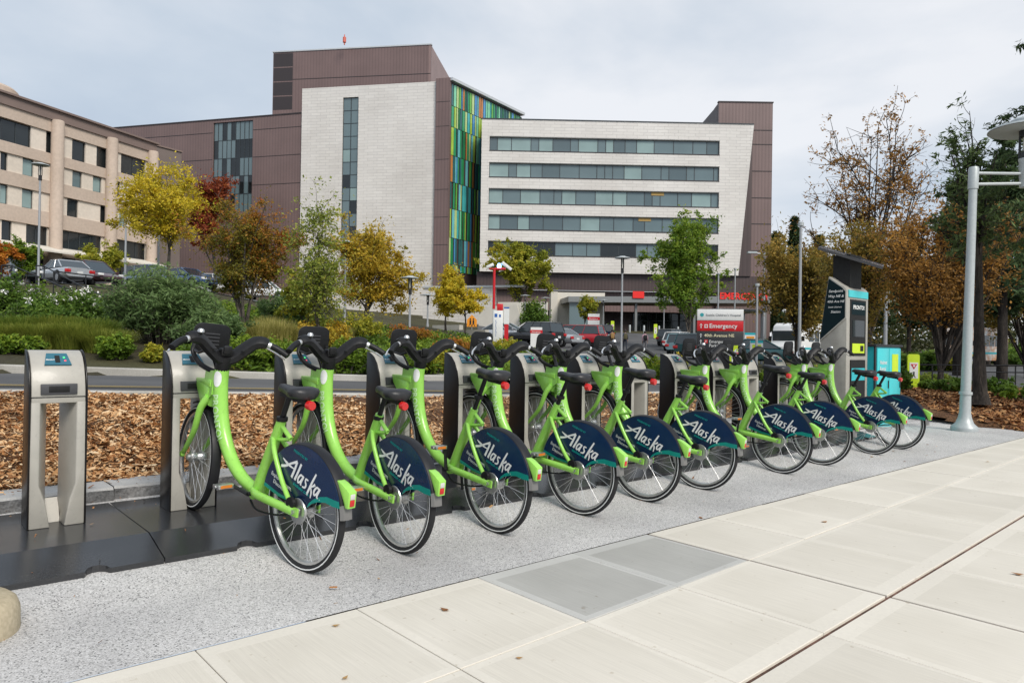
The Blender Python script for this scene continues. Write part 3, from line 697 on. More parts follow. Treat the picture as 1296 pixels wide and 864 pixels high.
    sp = MB().tube([(0, .345, .58), (0, .285, .745), (0, .232, .893)], .0155, 12).lathe([(.030, -.012), (.032, 0), (.030, .012)], 14, 'z', (0, .283, .752)).build('seat_post', M_blk, root, smooth=True)
    sa = MB(); sec = [(.052, .02, .925, .02), (.062, .058, .930, .032), (.085, .083, .936, .036), (.12, .088, .934, .038), (.165, .070, .925, .036), (.21, .045, .922, .032), (.26, .032, .925, .028), (.305, .026, .926, .025), (.328, .012, .918, .016)]
    ns = 14; vs = []
    for y, w, z, h in sec:
        for k in range(ns):
            t = 2*math.pi*k/ns; cx, sx = math.cos(t), math.sin(t)
            vs.append((w*math.copysign(abs(cx)**.8, cx), y, z + (h*.72 if sx > 0 else h*1.1)*math.copysign(abs(sx)**.75, sx)))
    sa.add(vs, [(i*ns+k, i*ns+(k+1) % ns, (i+1)*ns+(k+1) % ns, (i+1)*ns+k) for i in range(len(sec)-1) for k in range(ns)] + [tuple(range(ns))[::-1], tuple(range((len(sec)-1)*ns, len(sec)*ns))])
    sad = sa.build('saddle', M_sad, root, smooth=True, angle=80)
    rl = MB().lathe([(.0, -.022), (.021, -.022), (.025, -.014), (.025, .012), (.0, .014)], 18, 'y', (.0, .045, .872)).build('saddle_reflector', M_red, root, smooth=True)
    rb = MB().bb(-.012, .012, .055, .20, .872, .890).bb(-.022, .022, .17, .29, .880, .900).tube([(0, .06, .872), (0, .12, .9)], .012, 8).build('saddle_clamp', M_blk, root)
    seat = [sp, sad, rl, rb]
    # --- cranks
    ck = MB().tube([(-.072, 0, 0), (.072, 0, 0)], .012, 10).tube([(-.068, 0, 0), (-.078, .155, 0)], [.014, .011], 8, sy=.7).tube([(.068, 0, 0), (.078, -.155, 0)], [.014, .011], 8, sy=.7).lathe([(.0, .045), (.05, .045), (.05, .052), (0, .052)], 20, 'x').build('crank', M_blk, root, smooth=True, angle=50)
    ck.location = (0, .44, .298)
    for s in (-1, 1):
        pd = MB().bb(-.045, .045, -.034, .034, -.012, .012).tube([(-.05, 0, 0), (.05, 0, 0)], .008, 8).build('pedal', M_alu, ck, bevel=.004); pd.location = (s*.130, -s*.155, 0)
        MB().bb(-.034, .034, -.036, -.0345, -.008, .008).bb(-.034, .034, .0345, .036, -.008, .008).build('pedal_reflector', M_amb, root).location = (0, 0, 0)
        pr_ = root.children[-1] if False else None
    for o in [c for c in root.children if c.name.startswith('pedal_reflector')]: bpy.data.objects.remove(o)
    for pd in ck.children:
        MB().bb(-.034, .034, -.0362, -.0338, -.008, .008).build('reflector', M_amb, pd)
    MB().tube(spline([(-.05, .44, .262), (-.058, .36, .232), (-.062, .2, .252), (-.066, .08, .285), (-.06, .05, .30)], 5), .0055, 6).build('cable', M_blk, root, smooth=True)
    MB().lathe([(0, -.086), (.013, -.086), (.013, -.074), (0, -.074)], 8, 'x', (0, 0, WR)).lathe([(0, .074), (.013, .074), (.013, .086), (0, .086)], 8, 'x', (0, 0, WR)).build('axle_nut', M_alu, root)
    MB().lathe([(.0, -.078), (.032, -.078), (.034, -.062), (.03, -.055)], 16, 'x', (0, .035, .362)).build('chain_tensioner', M_blk, root)
    # --- front group: everything that turns with the bars
    fw = wheel(root, (WB, WR), False)
    fk = MB()
    for s in (-1, 1): fk.tube(spline([(s*.03, .935, .735), (s*.058, .965, .66), (s*.062, 1.02, .50), (s*.060, WB, WR)], 4), list(np.linspace(.026, .014, 13)), 10)
    fk.tube([(0, .90, .80), (0, .945, .69)], .034, 12).lathe([(.016, -.074), (.02, -.066), (.02, -.052)], 12, 'x', (0, WB, WR)).lathe([(.02, .052), (.02, .066), (.016, .074)], 12, 'x', (0, WB, WR))
    fk.prism([(.885, .905), (.87, .76), (.95, .70), (1.02, .77), (1.02, .885)], -.040, .040, 'x')
    fko = fk.build('fork', M_grn, root, smooth=True, angle=50)
    no = MB()
    for s in (-1, 1): no.prism([(.93, .70), (.985, .640), (1.04, .69), (1.13, .765), (1.15, .805), (1.0, .815), (.92, .80)], s*.034, s*.044, 'x')
    no.prism([(.90, .80), (1.15, .800), (1.15, .818), (.90, .845)], -.046, .046, 'x')
    noo = no.build('docking_nose', M_grn, root, bevel=.003)
    MB().bb(-.022, .022, 1.07, 1.12, .765, .795).build('latch', M_alu, noo)
    ff = MB().lathe([(.338, -.028), (.346, -.026), (.353, 0), (.346, .026), (.338, .028), (.336, .024), (.343, 0), (.336, -.024)], 24, 'x', (0, WB, WR), closed=True, a0=R(70), a1=R(198)).build('front_fender', M_fend, root, smooth=True)
    stem = MB().tube([(0, .866, .905), (0, .848, .965), (0, .842, .998)], [.040, .046, .042], 16, up=(1, 0, 0)).build('stem', M_blk, root, smooth=True)
    hb = MB(); pts = spline([(-.235, .800, 1.096), (-.205, .812, 1.103), (-.16, .828, 1.092), (-.10, .842, 1.040), (-.045, .846, .992), (0, .846, .978), (.045, .846, .992), (.10, .842, 1.040), (.16, .828, 1.092), (.205, .812, 1.103), (.235, .800, 1.096)], 4)
    q = len(pts); wd = np.interp(np.linspace(0, 1, q), [0, .12, .3, .5, .7, .88, 1], [.034, .045, .048, .042, .048, .045, .034])
    hb.tube(pts, list(wd), 8, sy=.74, up=(0, -.75, 1))
    hbo = hb.build('handlebar', M_blk, root, smooth=True, angle=38)
    for s in (-1, 1):
        MB().tube([(s*.226, .804, 1.096), (s*.252, .793, 1.089)], .019, 14).build('shifter_collar', M_silv, hbo, smooth=True)
        MB().tube(spline([(s*.250, .794, 1.090), (s*.27, .785, 1.083), (s*.30, .765, 1.068), (s*.335, .735, 1.045), (s*.340, .730, 1.041)], 3), [.017]+[.0195]*11+[.015], 14).build('grip', M_blk, hbo, smooth=True)
        MB().tube(spline([(s*.22, .845, 1.080), (s*.25, .850, 1.068), (s*.31, .815, 1.038), (s*.345, .775, 1.012)], 4), [.009]*9+[.008, .008, .008, .006], 8, sy=.6).build('brake_lever', M_silv, hbo, smooth=True)
        MB().lathe([(0, -.003), (.012, -.003), (.012, .003), (0, .003)], 14, 'z', (s*.085, .792, 1.045)).build('bolt_cover', M_void, hbo)
    link('display', MB().bb(-.022, .022, -.011, .011, -.001, .002).mesh('display'), M_lcd, hbo, basis((.78, -.10, .62), (.45, -.45, -.6), (.125, .806, 1.074)))
    MB().lathe([(.0, .021), (.012, .019), (.019, .010), (.021, 0), (.016, -.006), (0, -.008)], 16, 'z', (-.168, .812, 1.135)).build('bell', M_alu, hbo, smooth=True)
    MB().box((0, .842, 1.025), (.07, .06, .045)).box((0, .815, 1.04), (.05, .025, .05)).build('control_box', M_blk, root, bevel=.008)
    # front carrier: upright plate, side rails down to the head
    bk = MB().prism([(p[0], p[1]+1.075) for p in roundrect(.225, .185, .05, 5)], 1.098, 1.112, 'y').build('carrier', M_blk, root, bevel=.003)
    for k in range(4): MB().bb(-.045, .045, 1.0955, 1.098, 1.035+.022*k, 1.042+.022*k).build('slot_line', M_dark, bk)
    for s in (-1, 1):
        MB().tube(spline([(s*.095, 1.105, 1.04), (s*.105, 1.09, .985), (s*.080, 1.03, .925), (s*.03, .95, .895), (0, .90, .90)], 5), .0155, 8).build('carrier_rail', M_blk, bk, smooth=True)
        MB().tube([(s*.100, 1.09, 1.0), (s*.125, .93, 1.0), (s*.10, .85, 1.035)], .009, 8).build('carrier_rail', M_blk, bk, smooth=True)
    front = [fw, fko, noo, ff, stem, hbo, bk] + [c for c in root.children if c.name.startswith('control_box')]
    return root, [o.name for o in front], [o.name for o in seat], ck.name
bike0, FRONT, SEAT, CRANK = make_bike()
kids0 = list(bike0.children); ix_f = [i for i, c in enumerate(kids0) if c.name in FRONT]; ix_s = [i for i, c in enumerate(kids0) if c.name in SEAT]; ix_c = [i for i, c in enumerate(kids0) if c.name == CRANK][0]
YAWS = [10, 2.5, 2, 5, 5, 7, 0, 5, -4, -3]
SADZ = [.0, -.03, .085, .05, .075, .0, .09, .0, .015, -.015]
CRK = [5, 178, 82, 150, 200, 40, 95, 60, 120, 15]
NOTE = ['next to the lone empty dock', 'with a low saddle, second from the lone empty dock', 'with a raised saddle, third from the lone empty dock', 'fourth from the lone empty dock', 'fifth from the lone empty dock',
        'sixth from the lone empty dock, beside an empty dock', 'with saddle raised high, just past the empty dock after the sixth', 'eighth in the row, before the empty dock and the last two',
        'next to last in the row before the tall pay kiosk', 'last in the row, in front of the tall pay kiosk']
TILT = math.asin(.152/WB); bikes = []
for i, k in enumerate(BK):
    b = bike0
    if i:
        b = bike0.copy(); COL.objects.link(b); kids = []
        for ch in kids0:
            c = copy_tree(ch, b); kids.append(c)
    else: kids = kids0
    a = R(YAWS[i]); yf = YD+.045
    M = Matrix.Rotation(a, 4, 'Z') @ Matrix.Rotation(TILT, 4, 'X')
    off = M @ Vector((0, WB, 0)); loc = Vector((X0+S*k, yf, ZP+.002)) - off
    b.location = loc; b.rotation_euler = M.to_euler()
    T = Matrix.Translation(AX0) @ Matrix.Rotation(-a, 4, AXD) @ Matrix.Translation(-AX0)
    for j in ix_f: kids[j].matrix_local = T @ (Matrix.Translation((0, .08, 0)) if kids[j].name.split('.')[0] not in ('front_wheel', 'front_fender') else Matrix())
    for j in ix_s: kids[j].matrix_local = Matrix.Translation(Vector((0, -.16, .445)).normalized()*SADZ[i])
    kids[ix_c].rotation_euler = (R(CRK[i]), 0, 0)
    for p in kids[ix_c].children: p.rotation_euler = (-R(CRK[i])-TILT, 0, 0)
    tag(b, 'lime green share bike ' + NOTE[i], 'bicycle', 'green share bikes locked in the row of docks'); bikes.append(b)
# ------------------------------------------------------------------ buildings
def stone_tiles(name, c0, c1, mortar, w, h):
    m, n, l, b = new_mat(name); t = n.new('ShaderNodeTexCoord'); sp = n.new('ShaderNodeSeparateXYZ'); cb = n.new('ShaderNodeCombineXYZ')
    l.new(t.outputs['Object'], sp.inputs[0]); l.new(sp.outputs[0], cb.inputs[0]); l.new(sp.outputs[2], cb.inputs[1])
    br = n.new('ShaderNodeTexBrick'); br.inputs['Scale'].default_value = 1; br.inputs['Brick Width'].default_value = w; br.inputs['Row Height'].default_value = h
    br.inputs['Mortar Size'].default_value = .022; br.inputs['Color1'].default_value = (*c0, 1); br.inputs['Color2'].default_value = (*c1, 1); br.inputs['Mortar'].default_value = (*mortar, 1)
    br.offset = .37; l.new(cb.outputs[0], br.inputs['Vector'])
    nz = n.new('ShaderNodeTexNoise'); nz.inputs['Scale'].default_value = .12; nz.inputs['Detail'].default_value = 5; l.new(cb.outputs[0], nz.inputs[0])
    r = n.new('ShaderNodeValToRGB'); r.color_ramp.elements[0].color = (.84, .83, .82, 1); r.color_ramp.elements[0].position = .3; r.color_ramp.elements[1].position = .7; l.new(nz.outputs['Fac'], r.inputs[0])
    mx = n.new('ShaderNodeMix'); mx.data_type = 'RGBA'; mx.blend_type = 'MULTIPLY'; mx.inputs[0].default_value = 1; l.new(br.outputs['Color'], mx.inputs[6]); l.new(r.outputs[0], mx.inputs[7])
    l.new(mx.outputs[2], b.inputs['Base Color']); b.inputs['Roughness'].default_value = .75
    bp = n.new('ShaderNodeBump'); bp.inputs['Strength'].default_value = .6; bp.inputs['Distance'].default_value = .05; l.new(br.outputs['Fac'], bp.inputs['Height']); bp.invert = True; l.new(bp.outputs[0], b.inputs['Normal'])
    MAT[name] = m; return m
def siding(name, c, pitch=.55):
    m, n, l, b = new_mat(name); t = n.new('ShaderNodeTexCoord'); w = n.new('ShaderNodeTexWave'); w.wave_type = 'BANDS'; w.bands_direction = 'X'; w.inputs['Scale'].default_value = .31/pitch
    l.new(t.outputs['Object'], w.inputs[0]); r = n.new('ShaderNodeValToRGB'); r.color_ramp.elements[0].position = .05; r.color_ramp.elements[1].position = .3
    r.color_ramp.elements[0].color = (*[x*.84 for x in c], 1); r.color_ramp.elements[1].color = (*c, 1); l.new(w.outputs['Fac'], r.inputs[0])
    nz = n.new('ShaderNodeTexNoise'); nz.inputs['Scale'].default_value = .2; nz.inputs['Detail'].default_value = 5; l.new(t.outputs['Object'], nz.inputs[0])
    r2_ = n.new('ShaderNodeValToRGB'); r2_.color_ramp.elements[0].color = (.85, .85, .85, 1); r2_.color_ramp.elements[0].position = .35; r2_.color_ramp.elements[1].position = .65; l.new(nz.outputs['Fac'], r2_.inputs[0])
    mx = n.new('ShaderNodeMix'); mx.data_type = 'RGBA'; mx.blend_type = 'MULTIPLY'; mx.inputs[0].default_value = 1; l.new(r.outputs[0], mx.inputs[6]); l.new(r2_.outputs[0], mx.inputs[7])
    l.new(mx.outputs[2], b.inputs['Base Color']); b.inputs['Roughness'].default_value = .5
    bp = n.new('ShaderNodeBump'); bp.inputs['Strength'].default_value = .25; bp.inputs['Distance'].default_value = .05; l.new(w.outputs['Fac'], bp.inputs['Height']); l.new(bp.outputs[0], b.inputs['Normal'])
    MAT[name] = m; return m
M_tile = stone_tiles('pale_stone_tiles', (.76, .725, .675), (.70, .665, .62), (.57, .545, .515), 1.7, .50)
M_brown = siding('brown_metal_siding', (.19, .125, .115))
M_dbrown = siding('dark_brown_siding', (.07, .045, .043)); M_louv = plain('dark_louvre', (.035, .027, .028), .6)
M_glass = plain('tinted_glass', (.125, .175, .185), .08, var=.12, scale=.15, spec=.9)
M_glassd = plain('dark_glass', (.014, .017, .018), .05, var=.4, scale=.2, spec=.7)
M_blind = plain('glass_with_blinds', (.24, .33, .32), .12, var=.12, scale=.3, spec=.7)
M_frame = plain('window_frame', (.035, .042, .046), .45); M_cap = plain('pale_metal_cap', (.55, .56, .56), .4, metal=.3)
M_lbrown = siding('lit_brown_siding', (.30, .20, .18)); M_ochre = plain('ochre_panel', (.42, .27, .08), .6)  # M_lbrown: sunlight on the penthouse side is put into the siding colour
M_entry = plain('pale_rendered_wall', (.66, .62, .54), .8, scale=.8); M_canopy = plain('grey_metal_canopy', (.23, .24, .24), .4, metal=.3)
M_beige = mixnoise('beige_precast', [((.50,.40,.32),(.57,.46,.375)), ((.85,.85,.85),(1,1,1))], [.15, 3], rough=.8, bump=.1, bscale=4)
M_beigel = mixnoise('cream_precast', [((.66,.58,.485),(.73,.645,.55)), ((.88,.88,.88),(1,1,1))], [.2, 3], rough=.8, bump=.1, bscale=4)
M_bband = plain('brown_parapet', (.20, .145, .125), .7, scale=.6)
def wallM(p0, p1):
    e = Vector((p1.x-p0.x, p1.y-p0.y, 0)); L = e.length; e.normalize(); k = Vector((0, 0, 1)).cross(e)
    return Matrix(((e.x, k.x, 0, p0.x), (e.y, k.y, 0, p0.y), (0, 0, 1, 0), (0, 0, 0, 1))), L
class Bld:
    def __init__(s, name, base, label, cat='building'):
        s.root = empty(name, base, 0, label, cat); s.off = Matrix.Translation(-Vector(base))
    def part(s, name, mb, mat, M=None, parent=None, **k):
        return mb.build(name, mat, parent or s.root, M=(s.off if parent is None else Matrix()) @ (M if (M is not None and parent is None) else Matrix()), **k)
    def vol(s, name, foot, z0, z1, mat):
        return s.part(name, MB().prism([(p.x, p.y) for p in foot], z0, z1, 'z'), mat)
BD = 117.
def fp(px, D): return pz(px, D, 5)
hos = Bld('hospital_building', fp(640, BD+4)*1.0, 'large pale stone and brown metal hospital with ribbon windows', 'building')
def zz(px, py, D): return zat(px, py, D)
a0, a1 = fp(377.5, 121.3), fp(548, 117); MA, LA = wallM(a0, a1)
zA = zz(548, 102.5, 117); Z0 = 2.0
def window(par, M, s0, s1, z0, z1, y=0., panes=1, mats=(None,), rowsn=1, fr=.08, off=None, wid=None):
    """a framed window in wall coordinates, its panes as sub-parts"""
    w = MB(); f = fr
    w.bb(s0, s1, y, y+.12, z0, z0+f); w.bb(s0, s1, y, y+.12, z1-f, z1); w.bb(s0, s0+f, y+.001, y+.121, z0+f, z1-f); w.bb(s1-f, s1, y+.001, y+.121, z0+f, z1-f)
    cuts = wid or [s0+(s1-s0)*i/panes for i in range(panes+1)]
    for c in cuts[1:-1]: w.bb(c-.05, c+.05, y+.002, y+.1, z0+f, z1-f)
    for r in range(1, rowsn): zc = z0+(z1-z0)*r/rowsn; w.bb(s0+f, s1-f, y+.004, y+.09, zc-.04, zc+.04)
    o = w.build('window', M_frame, par, M=off @ M)
    for i in range(len(cuts)-1):
        for r in range(rowsn):
            za, zb = z0+(z1-z0)*r/rowsn, z0+(z1-z0)*(r+1)/rowsn
            m = mats[(i*7+r*3+random.randrange(len(mats))) % len(mats)]
            MB().bb(cuts[i]+.04, cuts[i+1]-.04, y+.05+random.uniform(0, .012), y+.09, za+.03, zb-.03).build('pane', m, o)
    return o
# tower A: stone wall in pieces round the tall window strip
sw0, sw1 = LA*(431-378)/170., LA*(451-378)/170.; zw1 = zz(441, 122, 119.5)
zw0 = zz(441, 335, 119.5)
hos.part('stone_wall', MB().bb(0, sw0, 0, .5, Z0, zA), M_tile, MA); hos.part('stone_wall', MB().bb(sw1, LA, 0, .5, Z0, zA), M_tile, MA)
hos.part('stone_wall', MB().bb(sw0, sw1, 0, .5, zw1, zA), M_tile, MA); hos.part('stone_wall', MB().bb(sw0, sw1, 0, .5, Z0, zw0), M_tile, MA)
window(hos.root, MA, sw0, sw1, zw0, zw1, .22, 2, (M_glass, M_glass, M_glassd, M_blind, M_glass), 13, off=hos.off)
e_ = (a1-a0).normalized(); k_ = Vector((0, 0, 1)).cross(Vector((e_.x, e_.y, 0)).normalized())
a2 = fp(566, 116.4); g1 = fp(655, 133); MS, LS = wallM(a1, a2)
zS = zz(566, 98.5, 116.4)
hos.part('brown_fin', MB().bb(.02, LS, -.4, .6, Z0, zS), M_brown, MS)
for py in (129, 160, 202, 240, 275, 310): z = zz(556, py, 116.6); hos.part('joint', MB().bb(.03, LS-.01, -.41, -.38, z-.05, z+.05), M_louv, MS)
hos.vol('tower_body', [a0+k_*.55, a1+k_*.55, a2+k_*.6, g1+k_*.6, g1+k_*18, a0+k_*22], Z0, zA-.3, M_dbrown)
# penthouse
q0, q1, q2 = fp(340, 131), fp(540, 126.5), fp(564, 142); MP, LP = wallM(q0, q1); MP2, LP2 = wallM(q1, q2)
zP = zz(540, 56, 126.5)
lx = LP*(366-340)/200.
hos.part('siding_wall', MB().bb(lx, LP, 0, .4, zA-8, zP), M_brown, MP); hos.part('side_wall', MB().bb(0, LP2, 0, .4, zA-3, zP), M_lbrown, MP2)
for i in range(4):
    za = zz(352, 140, 131)+(zP-.15-zz(352, 140, 131))*i/4
    hos.part('louvre', MB().bb(.1, lx-.05, .02, .3, za+.12, za+(zP-zz(352, 140, 131))/4-.12), M_louv, MP)
hos.part('corner_post', MB().bb(0, lx, .03, .5, zA-14, zP-.1), M_brown, MP)
hos.part('parapet_cap', MB().bb(-.1, LP+.1, -.12, .6, zP+.002, zP+.22), M_cap, MP)
hos.part('joint', MB().bb(lx, LP-.02, -.03, .0, zz(450, 95, 128)-.06, zz(450, 95, 128)+.06), M_louv, MP)
kk = Vector((0, 0, 1)).cross((q1-q0).normalized())
hos.vol('penthouse_body', [q0+kk*.6, q1+kk*.6-rh*.6, q2+kk*.6-rh*.6, q2+kk*8-rh*.6, q0+kk*14], zA-2, zP-.15, M_dbrown)
an = fp(430, 127); zan = zz(430, 43, 127)
hos.part('antenna', MB().tube([(0, 0, zP), (0, 0, zP+1.2)], .12, 6).tube([(0, 0, zP+.4), (0, 0, zP+1.3)], .3, 8).tube([(0, 0, zP+1.2), (0, 0, zan)], .09, 6), plain('red_mast', (.6, .12, .08), .5), Matrix.Translation((an.x, an.y, 0)))
# brown wing on the left with a curtain window
b0, b1 = fp(118, 133), fp(378.5, 121.6); MB_, LB = wallM(b0, b1); zB = zz(378, 143, 121.6)
cx0, cx1 = LB*(270-118)/258., LB*(318-118)/258.; zc1, zc0 = zz(294, 153, 125), zz(294, 268, 125)
hos.part('siding_wall', MB().bb(0, cx0, 0, .5, Z0+3, zB), M_brown, MB_); hos.part('siding_wall', MB().bb(cx1, LB, 0, .5, Z0+3, zB), M_brown, MB_)
hos.part('siding_wall', MB().bb(cx0, cx1, .01, .5, zc1, zB), M_brown, MB_); hos.part('siding_wall', MB().bb(cx0, cx1, .01, .5, Z0+3, zc0), M_brown, MB_)
window(hos.root, MB_, cx0, cx1, zc0, zc1, .2, 9, (M_glass, M_glass, M_blind, M_glass, M_glassd), 5, off=hos.off)
for py in (161, 196, 232): z = zz(350, py, 122.5); hos.part('joint', MB().bb(cx1+.1, LB-.1, -.03, 0, z-.05, z+.05), M_louv, MB_); hos.part('joint', MB().bb(.1, cx0-.1, -.03, 0, z-.05, z+.05), M_louv, MB_)
hos.part('parapet_cap', MB().bb(-.1, LB, -.1, .6, zB+.002, zB+.2), M_louv, MB_)
k3 = Vector((0, 0, 1)).cross((b1-b0).normalized()); hos.vol('wing_body', [b0+k3*.6, b1+k3*.6, b1+k3*25, b0+k3*25], Z0+3, zB-.2, M_dbrown)
# wall of coloured glass fins
MG, LG = wallM(a2, g1); tz = [zz(566, y, 116.4) for y in (343, 334, 300, 263, 229, 195, 159, 132, 104)]
hos.part('glass_wall', MB().bb(.1, LG, .35, .7, Z0, zS-.6), plain('teal_glass_wall', (.03, .10, .085), .1, var=.3, scale=.4, spec=.8), MG)
FC = [(.02,.16,.055), (.03,.22,.10), (.05,.30,.30), (.12,.36,.38), (.28,.40,.06), (.10,.30,.05), (.34,.44,.18), (.38,.16,.05), (.03,.10,.10), (.06,.20,.36), (.02,.12,.06), (.16,.42,.26)]
FM = [plain('fin_glass_%s' % nm, tuple(min(.8, x*1.35) for x in c), .15, var=.12, scale=.5, coat=.4) for nm, c in zip(('forest', 'emerald', 'teal', 'aqua', 'lime', 'leaf', 'pale_lime', 'rust', 'petrol', 'blue', 'deep_green', 'mint'), FC)]
for t in range(len(tz)-1):
    s = .15+random.uniform(0, .25)
    while s < LG-.3:
        w = random.choice((.28, .34, .42, .5, .62)); fm = random.choice(FM)
        if s < LG*.66 or t > 3:
            MB().box(((s+w/2), .12, (tz[t]+tz[t+1])/2), (w-.06, .10, tz[t+1]-tz[t]-.10)).build('fin', fm, hos.root, M=hos.off @ MG)
        s += w + random.choice((0, 0, .25, .45)) if t < 6 else w+.12
hos.part('roof_edge', MB().bb(-.3, LG+.6, -.55, 1.2, zS-.45, zS+.0), M_cap, MG)
# block B with ribbon windows
c0, c1 = fp(606, BD), fp(951, BD+.8); MBl, LBl = wallM(c0, c1)
def sb(px): return LBl*(px-606)/345.
zTop = zz(700, 151.5, BD); rib = [(172.5, 189.5), (205.5, 223), (238.5, 256.5), (271.5, 289.5), (305, 322)]
ribz = [(zz(617, b, BD), zz(617, a, BD)) for a, b in rib]; zBot = zz(700, 344.5, BD)
sL, sR = sb(616), sb(907.5)
def slant(z): return LBl - (zTop-z)/(zTop-zBot)*(LBl-sb(933.5))
zs = [zTop] + [v for a, b in ribz for v in (b, a)] + [zBot]
for i in range(0, len(zs), 2):
    za, zb = zs[i+1], zs[i]
    hos.part('stone_band', MB().prism([(sL, za), (sR, za), (sR, zb), (sL, zb)], 0, .6, 'y'), M_tile, MBl)
hos.part('stone_pier', MB().bb(0, sL, 0, .6, zBot, zTop), M_tile, MBl)
hos.part('stone_pier', MB().prism([(sR, zBot), (slant(zBot), zBot), (LBl, zTop), (sR, zTop)], 0, .6, 'y'), M_tile, MBl)
for i, (za, zb) in enumerate(ribz):
    cuts = [sL]
    while cuts[-1] < sR-3.4: cuts.append(cuts[-1]+random.choice((1.3, 1.9, 2.3, 2.9, 3.2)))
    cuts.append(sR)
    mats = (M_glass, M_blind, M_glass, M_glass, M_blind, M_glass, plain('deep_tinted_glass', (.085, .12, .13), .07, spec=.9)) if i < 4 else (M_glassd, M_glassd, M_glass, M_glassd)
    o = window(hos.root, MBl, sL, sR, za, zb, .3, 1, mats, 1, off=hos.off, wid=cuts)
    hos.part('sill', MB().bb(sL-.02, sR+.02, -.06, .3, za-.14, za-.002), M_louv, MBl)
    hos.part('window_head', MB().bb(sL-.02, sR+.02, -.03, .3, zb+.002, zb+.10), M_frame, MBl)
for i, px in enumerate((822, 806)): hos.part('ochre_ceiling', MB().bb(sb(px), sb(px+16), .26, .34, ribz[2+i][1]-.55, ribz[2+i][1]-.02), M_ochre, MBl)
hos.vol('block_body', [c0+Vector(fh)*.7, c1+Vector(fh)*.7, c1+Vector(fh)*22, c0+Vector(fh)*22], zBot, zTop-.3, M_dbrown)
hos.part('parapet_cap', MB().bb(-.05, LBl, -.1, .7, zTop+.002, zTop+.15), M_frame, MBl)
zr = zz(700, 148.5, BD)
rl = MB()
for i in range(19): rl.bb(sb(655)+i*.86, sb(655)+i*.86+.08, 3, 3.08, zTop-.3, zTop+.95)
rl.bb(sb(655), sb(780), 3, 3.08, zTop+.85, zTop+.95); hos.part('roof_railing', rl, M_cap, MBl)
hos.part('roof_railing', MB().bb(sb(780), sb(900), 2.5, 2.58, zTop+.3, zTop+.38), M_cap, MBl)
for i in range(4): hos.part('roof_planter', MB().bb(sb(660+29*i), sb(682+29*i), 5, 6, zTop-.2, zTop+.55), M_ochre, MBl)
hos.part('roof_screen', MB().bb(sb(611), sb(652), 4, 7, zTop-.3, zTop+1.3), M_brown, MBl)
# brown stair tower C
t0, t1 = fp(906, BD+2.2), fp(974.5, BD+2.2); MT, LT = wallM(t0, t1); zT = zz(940, 129.5, BD+2.2)
hos.part('siding_wall', MB().bb(0, LT, 0, .5, Z0-1, zT), M_brown, MT)
for py in (164, 182, 216, 250, 283, 317): z = zz(960, py, BD+2); hos.part('joint', MB().bb(.02, LT-.02, -.05, .0, z-.06, z+.06), M_louv, MT)
t2 = fp(900, BD+5.5); MT2, LT2 = wallM(t2, t0); hos.part('side_wall', MB().bb(0, LT2-.02, 0, .5, zTop-2, zT), M_brown, MT2)
hos.part('parapet_cap', MB().bb(-.1, LT+.1, -.1, .6, zT+.002, zT+.2), M_louv, MT)
hos.vol('stair_body', [t0+fh*.6, t1+fh*.6, t1+fh*14, t0+fh*14], Z0-1, zT-.2, M_dbrown)
# ground storey, entrance and canopy
zf = zz(700, 366, BD)
hos.part('fascia', MB().bb(-.5, LBl+1.8, 1.0, 1.6, zf, zBot-.003), M_dbrown, MBl)
hos.part('soffit_wall', MB().bb(-.5, LBl+1.8, 2.2, 2.8, zz(700, 392, BD), zf-.003), M_brown, MBl)
hos.part('entrance_wall', MB().bb(-.5, LBl+1.8, 5, 5.6, 1.5, zz(700, 392, BD)+3), M_dbrown, MBl)
cut = [sb(x) for x in (806, 828, 848, 868, 890, 912, 934)]
for i in range(6): window(hos.root, MBl, cut[i]+.1, cut[i+1]-.1, 3.2, zz(820, 384, BD), 4.7, 2, (M_glassd,), 2, off=hos.off)
w0, w1 = fp(697, 109), fp(766, 109); MW, LW = wallM(w0, w1); zW = zz(700, 369, 109)
hos.part('entry_wall', MB().bb(0, LW*.12, 0, 5, 2.5, zW), M_entry, MW); hos.part('entry_wall', MB().bb(LW*.12, LW, .8, 1.4, 2.5, zW-.01), M_entry, MW)
k0, k1 = fp(719, 104), fp(976, 108); MK, LK = wallM(k0, k1); zk = zz(800, 370.5, 105)
cp = MB().add([(0, 0, zz(719, 382, 104)), (LK, 0, zk-1.05), (LK, 9, zk-1.05), (0, 9, zz(719, 382, 104)), (0, 0, zz(719, 375, 104)), (LK, 0, zk), (LK, 9, zk), (0, 9, zz(719, 375, 104))],
              [(0,3,2,1),(4,5,6,7),(0,1,5,4),(1,2,6,5),(2,3,7,6),(3,0,4,7)])
hos.part('canopy', cp, M_canopy, MK)
for s in (.5, LK*.33, LK*.62, LK-.6): hos.part('canopy_post', MB().bb(s, s+.35, 1.0, 1.35, 2.4, zz(719, 382, 104)+.1), M_canopy, MK)
hos.part('glass_screen', MB().bb(.3, LK*.10, .6, .7, 2.6, zz(719, 382, 104)), M_glass, MK)
M_redl = plain('red_sign', (.62, .015, .012), .4, emit=((.9, .03, .02), .1))
s9 = LK*(908-719)/257.
hos.part('sign_lettering', MB(), M_redl, MK) if False else link('sign_lettering', text_mesh('EMERGENCY', 1.35, .03, 0, 'LEFT', 1.02), M_redl, hos.root, hos.off @ MK @ basis((1, 0, 0), (0, 0, 1), (s9, -.12, zk-.55)))
hos.part('sign_panel', MB().bb(LK*(798-719)/257., LK*(812-719)/257., -.2, -.05, zk-.75, zk+.25), M_redl, MK)
